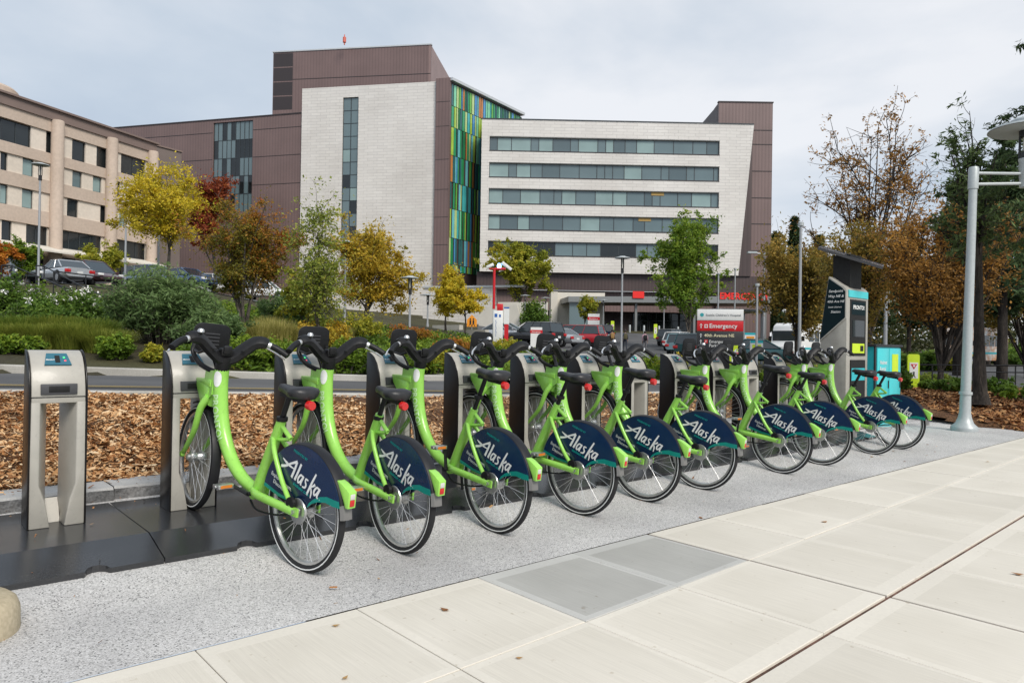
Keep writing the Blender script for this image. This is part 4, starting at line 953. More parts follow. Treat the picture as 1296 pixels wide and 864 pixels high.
# plaza walls left of the entrance
gw = Bld('garden_wall', stand(600, 88), 'pale stone garden wall below the coloured glass fins', 'wall')
p0, p1 = fp(535, 96), fp(625, 93); Mw, Lw = wallM(p0, p1); gw.part('wall', MB().bb(0, Lw, 0, 1, 1, zz(600, 364, 94)), M_tile, Mw); gw.part('coping', MB().bb(-.1, Lw+4, -.15, 1.2, zz(600, 364, 94)+.002, zz(600, 361.5, 94)), M_cap, Mw)
gw2 = Bld('stepped_wall', stand(660, 86), 'pale concrete wall beside the plaza steps', 'wall')
p0, p1 = fp(606, 86), fp(658, 84); Mw, Lw = wallM(p0, p1); gw2.part('wall', MB().prism([(0, 1), (Lw, 1), (Lw, zz(655, 400, 84)), (Lw*.93, zz(655, 386, 84)), (0, zz(610, 388, 86))], 0, .5, 'y'), M_entry, Mw)
p0, p1 = fp(630, 92), fp(692, 90); Mw, Lw = wallM(p0, p1); gw2.part('wall', MB().bb(0, Lw, 0, .5, 1, zz(690, 382, 90)), M_entry, Mw)
for (pa, pb, D, ya) in ((548, 582, 50, 411), (572, 615, 46, 417)):
    g = Bld('low_wall', stand((pa+pb)/2, D), 'low concrete planter wall with %s top below the yellow trees' % ('higher' if pa == 548 else 'lower'), 'wall')
    p0, p1 = fp(pa, D+1), fp(pb, D-1); Mw, Lw = wallM(p0, p1); g.part('wall', MB().bb(0, Lw, 0, .35, .5, zz(pa, ya, D)), M_pale, Mw)

# beige building on the left
lb = Bld('office_building', stand(90, 95), 'beige four storey building with brown parapet and round pilasters', 'building')
D0 = 86.; D1 = 106.2
l0, l1 = fp(-95, 77.5), fp(193, D1); ML, LL = wallM(l0, l1)
def sl(px):
    """length along the wall seen in column px"""
    a, b = 0., LL
    for _ in range(40):
        mth = (a+b)/2; P = ML @ Vector((mth, 0, 15)); v = P-CAM; x = 648+F*v.dot(r2)/v.dot(d_)
        if x < px: a = mth
        else: b = mth
    return a
zl = lambda y: zat(0, y, D0)
zR = zl(122)
bands = [(122, 135, M_bband, -.25), (135, 151, M_beige, 0), (180, 194, M_beige, 0), (217, 234, M_beige, 0), (259, 279, M_beige, 0)]
for i, (ya, yb, mt, o) in enumerate(bands): lb.part('floor_band', MB().bb(0, LL, o, 1.0, zl(yb)+.002*i, zl(ya)), mt, ML)
lb.part('roof_edge', MB().bb(-.2, LL+.3, -.6, 1.2, zR+.004, zR+.25), M_bband, ML)
rowsL = [((-60, 39), (58, 66), (77, 81), (91, 108), (122, 136), (153, 184)), ((-40, -15), (1, 10), (29, 43), (92, 104), (118, 129), (142, 152)), ((-40, -15), (1, 11), (29, 43), (86, 100), (128, 137), (152, 160)), ((-50, -20), (4, 17), (35, 62), (76, 130), (150, 186))]
zb_ = [(151, 180), (194, 217), (234, 259), (279, 304)]
for (ya, yb), wins in zip(zb_, rowsL):
    s = 0.
    for (xa, xb) in wins:
        sa, s2 = sl(xa), sl(xb)
        if sa-s > .1: lb.part('wall_panel', MB().bb(s, sa, .25, 1.0, zl(yb)+.005, zl(ya)-.005), M_beigel, ML)
        window(lb.root, ML, sa, s2, zl(yb)+.05, zl(ya)-.05, .45, max(1, round((s2-sa)/1.7)), (M_glassd, M_glass, M_glassd, M_blind) if ya in (194, 234) else (M_glassd,), 1, off=lb.off); s = s2
    lb.part('wall_panel', MB().bb(s, LL, .25, 1.0, zl(yb)+.005, zl(ya)-.005), M_beigel, ML)
for px in (69, 138, 190): s = sl(px); lb.part('pilaster', MB().lathe([(.75, 3), (.75, zl(134.5)-.2), (.7, zl(134.5))], 20, 'z', (s, -.25, 0)), M_beige, ML, smooth=True)
lb.part('awning', MB().add([(0, -2.6, zl(313)), (LL, -2.6, zl(313)), (LL, .2, zl(304)), (0, .2, zl(304)), (0, -2.6, zl(315)), (LL, -2.6, zl(315)), (LL, .2, zl(306)), (0, .2, zl(306))], [(0,1,2,3),(4,7,6,5),(0,4,5,1),(1,5,6,2),(2,6,7,3),(3,7,4,0)]), M_entry, ML)
lb.part('ground_floor', MB().bb(0, LL, .9, 1.4, 3, zl(303)), M_beige, ML)
for px in (5, 38, 78, 104, 150): window(lb.root, ML, sl(px), sl(px+22), 7.5, zl(316), .6, 3, (M_glassd,), 1, off=lb.off)
kl = Vector((0, 0, 1)).cross((l1-l0).normalized()); lb.vol('body', [l0+kl*1.05, l1+kl*1.05, l1+kl*22, l0+kl*22], 3, zR-.2, M_beige)
rc = ML @ Vector((sl(22), 8, 0)); lb.part('roof_drum', MB().lathe([(4.6, zR-.5), (4.6, zR+2.2), (4.3, zR+2.5), (0, zR+2.5)], 36), M_beige, Matrix.Translation((rc.x, rc.y, 0)), smooth=True)
lb.part('roof_block', MB().bb(sl(20), sl(78), 8, 14, zR-.3, zR+.9), M_bband, ML)
lk = Bld('link_block', stand(205, 112), 'plain tan block between beige building and brown hospital wing', 'building')
p0, p1 = fp(190, 111), fp(226, 115); Mw, Lw = wallM(p0, p1); lk.part('wall', MB().bb(0, Lw, 0, 8, 5, zz(210, 186, 112)), plain('dull_tan_render', (.17, .135, .12), .8, scale=.5), Mw); lk.part('roof_edge', MB().bb(-.1, Lw+.1, -.2, 8, zz(210, 186, 112)+.002, zz(210, 185, 112)+.1), M_bband, Mw)  # tan darkened: the shade on this block is put into its wall colour
# ------------------------------------------------------------------ vegetation
M_bark = mixnoise('grey_bark', [((.07,.06,.05),(.15,.13,.11)), ((.5,.5,.5),(1,1,1))], [3, 30], rough=.95, bump=.8, bscale=24, bdist=.03)
M_barkd = mixnoise('dark_bark', [((.03,.025,.022),(.075,.062,.052)), ((.4,.4,.4),(1,1,1))], [5, 40], rough=.95, bump=1, bscale=26, bdist=.04, stretch=(1, 1, .25))
def leaf_cloud(C, size, flat=.0, tone=None, long=1.7, droop=0):
    """leaf-sized faces, one at each point of C"""
    n = len(C); nrm = rng.normal(0, 1, (n, 3)); nrm[:, 2] = np.abs(nrm[:, 2]) + flat; nrm /= np.linalg.norm(nrm, axis=1)[:, None]
    a = rng.normal(0, 1, (n, 3)); a[:, 2] -= droop; a -= nrm*(a*nrm).sum(1)[:, None]; a /= np.linalg.norm(a, axis=1)[:, None]; b = np.cross(nrm, a)
    s = size*rng.uniform(.6, 1.35, n)[:, None]; h = nrm*s*rng.uniform(-.15, .25, n)[:, None]
    return np.stack([C-a*s*.5*long+h*.3, C+b*s*.42, C+a*s*.5*long+h*.3, C-b*s*.42], 1).reshape(-1, 3)
def twigs(mb, lines, n=5):
    for P, ra in lines: mb.tube(P, ra, n, cap=False)
def in_env(env):
    """a random point in the crown: env = list of (cx, cy, cz, rx, ry, rz)"""
    w = np.array([e[3]*e[4]*e[5] for e in env]); e = env[rng.choice(len(env), p=w/w.sum())]
    v = rng.normal(0, 1, 3); v /= np.linalg.norm(v); r = rng.uniform(.25, 1)**.55
    return Vector((e[0]+v[0]*e[3]*r, e[1]+v[1]*e[4]*r, e[2]+v[2]*e[5]*r))
def tree(name, base, h, env, mat, label, nl=14, ns=7, leaves=9000, lsize=.14, trunk=.13, clear=.3, cat='tree', group=None, bark=None, stems=1, spread=.35, tonef=None, twig=.012, lean=0., flat=.2, long=1.7, bare=0.):
    root = empty(name, base, random.uniform(0, 6.28) if False else 0, label, cat, group)
    lines = []; tips = []; zt = max(e[2]+e[5] for e in env)*.86
    stemsP = []
    for s in range(stems):
        a = 2*math.pi*s/max(1, stems)+random.random(); k = (.16*h if stems > 1 else .03*h)
        top = Vector((math.cos(a)*k+lean*h, math.sin(a)*k, zt*random.uniform(.8, 1)))
        P = spline([(random.uniform(-.02, .02)*(stems > 1), random.uniform(-.02, .02)*(stems > 1), 0), tuple(top*.3+Vector((random.uniform(-.05, .05)*h*.4, random.uniform(-.05, .05)*h*.4, 0))), tuple(top*.65+Vector((random.uniform(-.05, .05)*h*.5, random.uniform(-.05, .05)*h*.5, 0))), tuple(top)], 5)
        r0 = trunk/(stems**.5); m = len(P); ra = [max(.012, r0*(1-.88*(i/(m-1))**.8)) for i in range(m)]; ra[0] *= 1.35
        lines.append((P, ra)); stemsP.append((P, ra))
    tr = MB(); twigs(tr, lines, 9); tro = tr.build('trunk', bark or M_bark, root, smooth=True, angle=180)
    br = []
    for i in range(nl):
        P, ra = stemsP[i % stems]; f = random.uniform(clear, .97); j = f*(len(P)-1); i0 = int(j); s0 = P[i0].lerp(P[min(i0+1, len(P)-1)], j-i0); r0 = ra[i0]*.62
        for _ in range(6):
            t = in_env(env)
            if t.z > s0.z-.12*h: break
        mid = s0.lerp(t, .5) + Vector((random.uniform(-.06, .06)*h, random.uniform(-.06, .06)*h, .05*h))
        Q = bez(s0, mid, t, 6); br.append((Q, list(np.linspace(max(r0, twig*1.4), twig*.8, 7))))
        for k in range(ns):
            u = random.uniform(.3, 1); jj = min(5, int(u*6)); q0 = Q[jj].lerp(Q[jj+1], u*6-jj)
            d = Vector(rng.normal(0, 1, 3)).normalized()*.85 + (Q[min(6, jj+1)]-Q[jj]).normalized()*.75; d.z = d.z*.8+.12; d.normalize(); Ln = min(h, 8.5)*random.uniform(.07, .2)
            q1 = q0 + d*Ln; qm = q0.lerp(q1, .5)+Vector(rng.normal(0, .2, 3))*Ln
            W = bez(q0, qm, q1, 4); br.append((W, list(np.linspace(twig, twig*.35, 5)))); tips.append((W, Ln))
            for _ in range(2):
                v = random.uniform(.3, 1); a0 = W[min(3, int(v*4))]; a1 = a0 + Vector(rng.normal(0, 1, 3)).normalized()*Ln*.45; br.append(([a0, a0.lerp(a1, .5)+Vector((0, 0, .03*Ln)), a1], [twig*.5, twig*.4, twig*.25])); tips.append(([a0, a0.lerp(a1, .5), a1], Ln*.45))
    lm = MB(); twigs(lm, br, 4); lm.build('branches', bark or M_bark, root, smooth=True, angle=180)
    leaves = int(leaves*1.9); lsize = lsize*.70; n = leaves; idx = rng.integers(0, len(tips), n)
    if bare > 0: keep = rng.random(len(tips)) > bare; idx = np.where(keep[idx], idx, rng.choice(np.nonzero(keep)[0], n))
    A = np.array([tips[i][0][0][:] for i in range(len(tips))]); B = np.array([tips[i][0][-1][:] for i in range(len(tips))]); LL_ = np.array([t[1] for t in tips])
    t = rng.uniform(.1, 1.03, n)[:, None]; spread = spread*.62; C = A[idx]*(1-t)+B[idx]*t + rng.normal(0, 1, (n, 3))*(LL_[idx]*spread)[:, None]*np.array([1, 1, .8])
    tn = rng.normal(.5, .17, len(tips))[idx]*.6 + rng.normal(.5, .2, n)*.4
    if tonef: tn = tn + tonef(C)
    quads('crown', leaf_cloud(C, lsize, flat, long=long), tn, mat, parent=root)
    return root
def shrub(name, base, rx, ry, h, mat, label, leaves=5000, lsize=.05, group=None, cat='shrub', stems=26, flat=.3, long=1.8, up=.6, fl=None, spread=.09, tonef=None):
    """a bush: stems fanning out of the ground with leaves along them"""
    root = empty(name, base, 0, label, cat, group); st = []; A = []
    for i in range(stems):
        a = random.uniform(0, 6.283); r = math.sqrt(random.random()); x, y = rx*r*math.cos(a), ry*r*math.sin(a)
        z = h*(1-.55*r**2.2)*random.uniform(.72, 1.05); b0 = Vector((x*.35, y*.35, -.05)); t = Vector((x, y, z))
        Q = bez(b0, Vector((x*up, y*up, z*.75)), t, 6); st.append((Q, list(np.linspace(.014, .004, 7)))); A.append([q[:] for q in Q])
        for _ in range(4):
            j = random.randint(2, 5); d = Vector(rng.normal(0, 1, 3)); d.z = abs(d.z)*.6; d = d.normalized()*random.uniform(.12, .3)*max(rx, h); q = [Q[j], Q[j]+d*.55+Vector((0, 0, .02)), Q[j]+d]
            if q[2].z < .03: q[2].z = .05
            st.append((q, [.006, .005, .003])); A.append([Q[j][:]]+[Q[j].lerp(q[2], k/6)[:] for k in range(1, 7)])
    mb = MB(); twigs(mb, st, 4); mb.build('stems', M_bark, root, smooth=True)
    A = np.array(A); n = leaves; i = rng.integers(0, len(A), n); f = rng.uniform(1.5, 5.999, n); j = f.astype(int); w = (f-j)[:, None]
    C = A[i, j]*(1-w)+A[i, np.minimum(j+1, 6)]*w + rng.normal(0, 1, (n, 3))*spread*max(rx, h)*.6
    C[:, 2] = np.maximum(C[:, 2], .02)
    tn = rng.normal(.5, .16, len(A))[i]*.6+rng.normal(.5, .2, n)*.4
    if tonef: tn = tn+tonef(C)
    quads('foliage', leaf_cloud(C, lsize, flat, long=long), tn, mat, parent=root)
    if fl:
        k = fl[1]; sel = rng.choice(np.nonzero(C[:, 2] > np.quantile(C[:, 2], .7))[0], k); cc = np.repeat(C[sel], 14, 0)+rng.normal(0, .05, (k*14, 3))+np.array([0, 0, .05])
        quads('flowers', leaf_cloud(cc, .06, .6, long=1.2), rng.uniform(0, 1, len(cc)), fl[0], parent=root)
    return root
def grass(name, base, rx, ry, h, mat, label, blades=2500, w=.010, group=None, arch=.5):
    root = empty(name, base, 0, label, 'grass tuft', group)
    n = blades; a = rng.uniform(0, 6.283, n); r = np.sqrt(rng.random(n)); B = np.stack([rx*.45*r*np.cos(a), ry*.45*r*np.sin(a), np.zeros(n)-.03], 1)
    b = a+rng.normal(0, .6, n); out = rng.uniform(.15, 1, n)*arch; L = h*rng.uniform(.6, 1.1, n); dr = np.stack([np.cos(b)*rx*out, np.sin(b)*ry*out, np.zeros(n)], 1)
    P0 = B; P1 = B+dr*.35+np.array([0, 0, 1])*(L*.62)[:, None]; P2 = B+dr+np.array([0, 0, 1])*(L*(1-.25*out))[:, None]
    s = np.stack([-np.sin(b), np.cos(b), np.zeros(n)], 1)*w; tn = rng.normal(.5, .22, n)
    V = np.concatenate([np.stack([P0-s, P0+s, P1+s*.8, P1-s*.8], 1), np.stack([P1-s*.8, P1+s*.8, P2+s*.15, P2-s*.15], 1)]).reshape(-1, 3)
    quads('blades', V, np.concatenate([tn, tn+.1]), mat, parent=root); return root
def E_(px, D): return stand(px, D)
def env_px(base, D, lobes):
    """crown lobes given by photo boxes (x0, x1, y0, y1) at depth D, as ellipsoids relative to the base"""
    out = []
    for (xa, xb, ya, yb) in lobes:
        c = at((xa+xb)/2, (ya+yb)/2, D)-base; rx = (xb-xa)/2*D/F; rz = (yb-ya)/2*D/F; out.append((c.x, c.y, c.z, rx*1.13, rx*1.13, rz*1.05))
    return out
def photo_tree(name, px, D, lobes, mat, label, **k):
    b = E_(px, D); env = env_px(b, D, lobes); h = max(e[2]+e[5] for e in env)
    return tree(name, b, h, env, mat, label, **k)
L_yel = leafmat('yellow_autumn_leaves', [(0, (.12,.13,.014)), (.3, (.29,.26,.02)), (.6, (.46,.35,.025)), (1, (.58,.41,.05))])
L_yor = leafmat('orange_yellow_leaves', [(0, (.12,.12,.018)), (.35, (.27,.22,.025)), (.65, (.42,.28,.03)), (1, (.50,.33,.05))])
L_red = leafmat('red_autumn_leaves', [(0, (.06,.02,.012)), (.4, (.17,.035,.016)), (.75, (.28,.075,.02)), (1, (.30,.15,.03))])
L_mix = leafmat('green_to_red_leaves', [(0, (.06,.075,.012)), (.35, (.15,.13,.018)), (.6, (.28,.13,.02)), (.85, (.27,.06,.018)), (1, (.18,.03,.015))])
L_grn = leafmat('fresh_green_leaves', [(0, (.035,.075,.010)), (.45, (.10,.17,.018)), (.8, (.20,.25,.03)), (1, (.34,.30,.04))])
L_ygr = leafmat('yellow_green_leaves', [(0, (.07,.09,.012)), (.4, (.18,.20,.02)), (.75, (.33,.29,.03)), (1, (.46,.34,.05))])
L_asp = leafmat('aspen_leaves', [(0, (.06,.09,.014)), (.4, (.15,.19,.03)), (.75, (.28,.27,.05)), (1, (.42,.34,.07))])
L_brn = leafmat('brown_autumn_leaves', [(0, (.07,.045,.014)), (.35, (.19,.10,.025)), (.65, (.34,.17,.035)), (.9, (.42,.24,.05)), (1, (.26,.22,.045))])
L_bgr = leafmat('brown_green_leaves', [(0, (.05,.055,.016)), (.35, (.13,.11,.024)), (.6, (.23,.155,.03)), (.85, (.34,.20,.04)), (1, (.17,.18,.04))])
L_fir = leafmat('dark_fir_needles', [(0, (.014,.026,.012)), (.5, (.04,.066,.024)), (1, (.085,.12,.04))], rough=.7, trans=.15)
L_jun = leafmat('blue_green_shrub', [(0, (.035,.055,.02)), (.5, (.085,.135,.045)), (1, (.16,.22,.08))])
L_shr = leafmat('green_shrub_leaves', [(0, (.03,.055,.010)), (.5, (.09,.15,.016)), (.85, (.17,.23,.02)), (1, (.28,.30,.04))])
L_lau = leafmat('dark_hedge_leaves', [(0, (.02,.04,.01)), (.5, (.065,.12,.018)), (.85, (.14,.20,.028)), (1, (.22,.25,.045))])
L_gra = leafmat('grass_blades', [(0, (.055,.08,.014)), (.5, (.14,.17,.024)), (1, (.25,.25,.05))]); L_grp = leafmat('pale_grass_blades', [(0, (.10,.11,.02)), (.5, (.24,.22,.06)), (1, (.42,.36,.14))])
L_grb = leafmat('green_grass_blades', [(0, (.03,.055,.010)), (.5, (.085,.13,.018)), (1, (.18,.2,.03))]); L_flo = leafmat('white_flowers', [(0, (.55,.52,.46)), (1, (.78,.76,.72))], trans=.1)
L_ora = leafmat('orange_bush_leaves', [(0, (.16,.05,.012)), (.5, (.36,.13,.018)), (1, (.5,.26,.03))])
# trees on the left bank and before the hospital
photo_tree('autumn_tree', 214, 40, [(150, 268, 218, 300), (132, 200, 238, 300), (175, 270, 280, 345)], L_yel, 'yellow autumn tree in front of the beige building', nl=26, ns=9, leaves=12000, lsize=.13, trunk=.13, clear=.42, spread=.5, bare=.08)
photo_tree('autumn_tree', 268, 60, [(240, 300, 225, 330), (255, 290, 213, 280)], L_red, 'dark red autumn tree behind the yellow tree', nl=18, ns=8, leaves=8000, lsize=.2, trunk=.16)
photo_tree('autumn_tree', 310, 26, [(238, 330, 255, 370), (290, 376, 250, 360), (270, 350, 300, 380)], L_mix, 'spreading many stemmed tree turning from green to red, bare twigs on top', nl=34, ns=9, leaves=14500, lsize=.085, trunk=.16, clear=.22, stems=5, spread=.4, bare=.12,
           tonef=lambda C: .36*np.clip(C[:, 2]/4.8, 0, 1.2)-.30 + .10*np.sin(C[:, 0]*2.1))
photo_tree('aspen_tree', 402, 21.5, [(396, 412, 222, 310), (390, 416, 270, 350), (374, 428, 330, 430)], L_asp, 'slender upright aspen with yellow green leaves before the stone wall', nl=34, ns=5, leaves=3600, lsize=.10, trunk=.06, clear=.12, spread=.45, twig=.007, long=1.3)
photo_tree('aspen_tree', 388, 24, [(360, 410, 330, 430)], L_ygr, 'small young tree with thin leaves beside the slender aspen', nl=16, ns=6, leaves=3000, lsize=.10, trunk=.05, clear=.2, twig=.007)
photo_tree('autumn_tree', 462, 34, [(420, 520, 278, 350), (440, 545, 325, 425), (400, 480, 335, 425)], L_yor, 'wide orange yellow autumn tree before the tall stone tower', nl=30, ns=9, leaves=13000, lsize=.12, trunk=.14, clear=.2, spread=.5, bare=.12)
photo_tree('autumn_tree', 564, 45, [(545, 590, 338, 410)], L_yel, 'small yellow street tree behind the planter wall', nl=14, ns=8, leaves=6000, lsize=.13, trunk=.08, clear=.4)
photo_tree('autumn_tree', 588, 44, [(562, 612, 352, 412)], L_yel, 'small yellow street tree beside the school crossing sign', nl=14, ns=8, leaves=6000, lsize=.13, trunk=.08, clear=.4)
photo_tree('autumn_tree', 655, 93, [(612, 685, 303, 350), (640, 705, 315, 372), (605, 660, 318, 350)], L_ygr, 'round yellow green tree beside the coloured glass fins', nl=26, ns=8, leaves=13000, lsize=.30, trunk=.2, clear=.3, tonef=lambda C: -.12*np.sin(C[:, 0]*.5))
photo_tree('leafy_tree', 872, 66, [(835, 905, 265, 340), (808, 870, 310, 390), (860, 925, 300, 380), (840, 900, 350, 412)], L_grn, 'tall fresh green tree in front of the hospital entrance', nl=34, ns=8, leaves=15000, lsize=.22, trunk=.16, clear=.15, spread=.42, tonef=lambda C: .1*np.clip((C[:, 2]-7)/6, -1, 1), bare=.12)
photo_tree('young_tree', 740, 90, [(730, 760, 375, 402)], L_ygr, 'small yellow green tree beside the entrance canopy', nl=10, ns=6, leaves=2600, lsize=.24, trunk=.08)
# trees on the right
photo_tree('autumn_oak', 1098, 31, [(1030, 1170, 155, 290), (1015, 1110, 200, 320), (1080, 1185, 220, 340)], L_brn, 'tall nearly bare oak with sparse brown leaves against the sky', nl=26, ns=11, leaves=3400, lsize=.11, trunk=.20, clear=.12, spread=.16, twig=.017, bark=M_barkd, bare=.35, stems=2)
photo_tree('autumn_oak', 1010, 42, [(955, 1060, 300, 400), (1000, 1070, 330, 430), (940, 1000, 340, 400)], L_bgr, 'brown and green tree behind the shuttle bus', nl=34, ns=9, leaves=11000, lsize=.16, trunk=.16, clear=.2, bark=M_barkd, spread=.45)
photo_tree('autumn_oak', 1085, 25, [(1050, 1150, 285, 380), (1040, 1110, 330, 430)], L_bgr, 'low branching brown oak behind the pay kiosk', nl=30, ns=9, leaves=8000, lsize=.10, trunk=.13, clear=.15, bark=M_barkd, spread=.45)
photo_tree('autumn_oak', 1190, 22, [(1110, 1215, 260, 375), (1170, 1290, 260, 350), (1130, 1250, 310, 392)], L_brn, 'wide orange brown oak behind the tall lamp post', nl=46, ns=10, leaves=12500, lsize=.085, trunk=.11, clear=.15, bark=M_barkd, spread=.45, tonef=lambda C: -.1+.08*np.sin(C[:, 1]*1.3))
photo_tree('autumn_oak', 1300, 34, [(1240, 1345, 290, 395)], L_bgr, 'dull brown tree at the edge of the side road', nl=24, ns=9, leaves=9000, lsize=.12, trunk=.12, clear=.15, bark=M_barkd)
def conifer(name, base, h, rad, label, leaves=9000, lsize=.10, levels=26, first=.25, trunk=.14, droop=.25, gap=0., group=None, tone=0.):
    root = empty(name, base, 0, label, 'fir tree', group)
    MB().tube([(0, 0, -.1), (0, 0, h*.3), (.02*h, 0, h*.65), (.01, 0, h)], [trunk*1.15, trunk*.9, trunk*.5, .012], 12).build('trunk', M_barkd, root, smooth=True)
    br = []; A = []; Bp = []
    for i in range(levels):
        f = first+(1-first)*(i+random.random()*.8)/levels
        for j in range(random.randint(3, 5)):
            if random.random() < gap: continue
            a = random.uniform(0, 6.283); L = rad*(1-f)**.75*random.uniform(.65, 1.1)+.12
            p0 = Vector((.015*h*f, 0, h*f)); p1 = p0+Vector((math.cos(a)*L, math.sin(a)*L, -droop*L+.12*L)); pm = p0.lerp(p1, .5)+Vector((0, 0, .16*L))
            Q = bez(p0, pm, p1, 6); br.append((Q, list(np.linspace(.02*(1-f)+.008, .003, 7))))
            for k in range(1, 7):
                for s in (-1, 1):
                    d = Vector((math.cos(a+s*1.0), math.sin(a+s*1.0), -.15))*L*.30*(1.15-k/8); q = Q[k]+d; br.append(([Q[k], Q[k].lerp(q, .5)+Vector((0, 0, .01)), q], [.005, .004, .002])); A.append(Q[k][:]); Bp.append(q[:])
                if k < 6: A.append(Q[k][:]); Bp.append(Q[k+1][:])
    mb = MB(); twigs(mb, br, 4); mb.build('branches', M_barkd, root, smooth=True)
    A = np.array(A); Bp = np.array(Bp); n = leaves; i = rng.integers(0, len(A), n); t = rng.uniform(0, 1.08, n)[:, None]
    C = A[i]*(1-t)+Bp[i]*t+rng.normal(0, .022*rad/1.5, (n, 3)); quads('needles', leaf_cloud(C, lsize, .1, long=3.6, droop=.5), rng.normal(.45+tone, .2, n), L_fir, parent=root); return root
tb = onz(1240, 508, .3)
tree('fir_tree', (tb.x, tb.y, .24), 2.9, [(*((at(1228, 160, 13.3)-Vector((tb.x, tb.y, .24)))[:]), .42, .42, .75), (*((at(1226, 225, 13.3)-Vector((tb.x, tb.y, .24)))[:]), .62, .62, .8), (*((at(1224, 290, 13.3)-Vector((tb.x, tb.y, .24)))[:]), .8, .8, .7)], leafmat('grey_green_needles', [(0, (.02,.035,.014)), (.5, (.06,.09,.03)), (1, (.13,.17,.055))], trans=.25), 'slim open fir with bare dark trunk behind the tall lamp post', nl=34, ns=7, leaves=2300, lsize=.055, trunk=.14, clear=.45, bark=M_barkd, spread=.22, twig=.006, long=3.0, cat='fir tree', bare=.4)
eb = pz(1378, 12.5, .1); conifer('fir_tree', (eb.x, eb.y, .05), 8.8, 2.75, 'large dark fir with drooping branches at the edge of the bed', 42000, .036, 34, .34, .18, .3, .15, tone=.12)
for i, (px, D, yt, rd, lab) in enumerate(((1268, 31, 165, 2.5, 'broad dark fir rising behind the wide orange brown oak'), (1212, 33, 222, 2.3, 'lower dark fir behind the wide orange brown oak'), (1003, 150, 276, 3.2, 'distant pointed fir beside the brown stair tower'), (978, 160, 292, 2.5, 'distant small fir touching the brown stair tower'), (1034, 150, 297, 3, 'distant fir behind the oak crowns'), (1250, 60, 225, 3.6, 'tall dark fir beyond the side road'),
                                           (1200, 62, 262, 3.4, 'dark fir beyond the orange brown oak'), (1300, 52, 190, 4.0, 'tallest dark fir beyond the side road'), (1150, 70, 290, 3.4, 'dark fir behind the bare oak'), (1100, 75, 300, 3.5, 'dark fir behind the pay kiosk trees'))):
    b = E_(px, D); conifer('fir_tree', b, zat(px, yt, D)-b.z, rd, lab, 6000, .22*D/70+.06, 24, .06 if D > 100 else .30, .2, .3, .0, 'dark firs in the background')
# far wood closing the view beyond the side road
n = 26000; cl = 95; cpx = rng.uniform(1010, 1750, cl); cD = rng.uniform(92, 125, cl); ch = rng.uniform(5, 11, cl); ci = rng.integers(0, cl, n)
C = np.zeros((n, 3)); v = rng.normal(0, 1, (n, 3)); v /= np.linalg.norm(v, axis=1)[:, None]; v *= rng.uniform(.3, 1, (n, 1))**.5
for i in range(n):
    p = stand(cpx[ci[i]], cD[ci[i]]) if False else uvz((cpx[ci[i]]-648)/F*cD[ci[i]], cD[ci[i]], 0); C[i] = (p.x, p.y, gz_at(p)+ch[ci[i]]*.52)
C += v*np.stack([ch[ci]*.5, ch[ci]*.5, ch[ci]*.56], 1)
quads('distant_wood', leaf_cloud(C, .42, .2, long=1.5), rng.normal(.42, .12, cl)[ci]*.7+rng.normal(.45, .2, n)*.3, leafmat('distant_wood_leaves', [(0, (.015,.022,.010)), (.4, (.04,.05,.018)), (.7, (.085,.07,.022)), (1, (.15,.09,.025))]), 'dark mixed wood in the distance beyond the side road', 'wood')
# shrubs and grasses on the bank beyond the road
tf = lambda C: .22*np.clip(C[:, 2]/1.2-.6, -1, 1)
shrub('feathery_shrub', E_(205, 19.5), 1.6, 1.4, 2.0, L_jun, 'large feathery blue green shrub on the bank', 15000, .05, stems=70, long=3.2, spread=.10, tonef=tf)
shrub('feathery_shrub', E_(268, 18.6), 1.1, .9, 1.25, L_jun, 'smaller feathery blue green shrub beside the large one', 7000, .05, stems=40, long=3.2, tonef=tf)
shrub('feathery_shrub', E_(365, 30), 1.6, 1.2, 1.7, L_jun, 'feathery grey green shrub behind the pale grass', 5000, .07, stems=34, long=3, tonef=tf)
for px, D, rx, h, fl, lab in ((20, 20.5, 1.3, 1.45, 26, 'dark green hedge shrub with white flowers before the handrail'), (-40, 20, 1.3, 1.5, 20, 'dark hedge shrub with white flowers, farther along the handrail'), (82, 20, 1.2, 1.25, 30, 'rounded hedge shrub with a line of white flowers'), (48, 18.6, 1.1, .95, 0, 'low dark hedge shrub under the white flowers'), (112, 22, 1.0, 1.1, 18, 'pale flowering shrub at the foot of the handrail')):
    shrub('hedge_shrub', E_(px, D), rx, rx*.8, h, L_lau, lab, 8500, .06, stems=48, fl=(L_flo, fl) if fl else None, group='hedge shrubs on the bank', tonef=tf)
for i, (px, D, h, m) in enumerate(((10, 16.9, .6, L_gra), (52, 17.0, .62, L_gra), (96, 17.2, .66, L_gra), (135, 17.1, .58, L_gra), (30, 17.7, .7, L_grb), (75, 18, .7, L_gra), (118, 18, .7, L_grb))):
    grass('grass_tuft', E_(px, D), 1.0, .8, h, m, 'arching olive grass tuft on the bank below the hedge', 2600, .007, 'olive grass tufts on the bank')
for i, (px, D, h) in enumerate(((330, 20, .85), (352, 20.5, .9), (374, 21, .75), (340, 22, .9), (428, 24, .7), (395, 23, .7))):
    grass('grass_tuft', E_(px, D), .8, .7, h, L_grp, 'pale feathery grass tuft at the foot of the many stemmed tree', 1800, .007, 'pale feathery grass tufts')
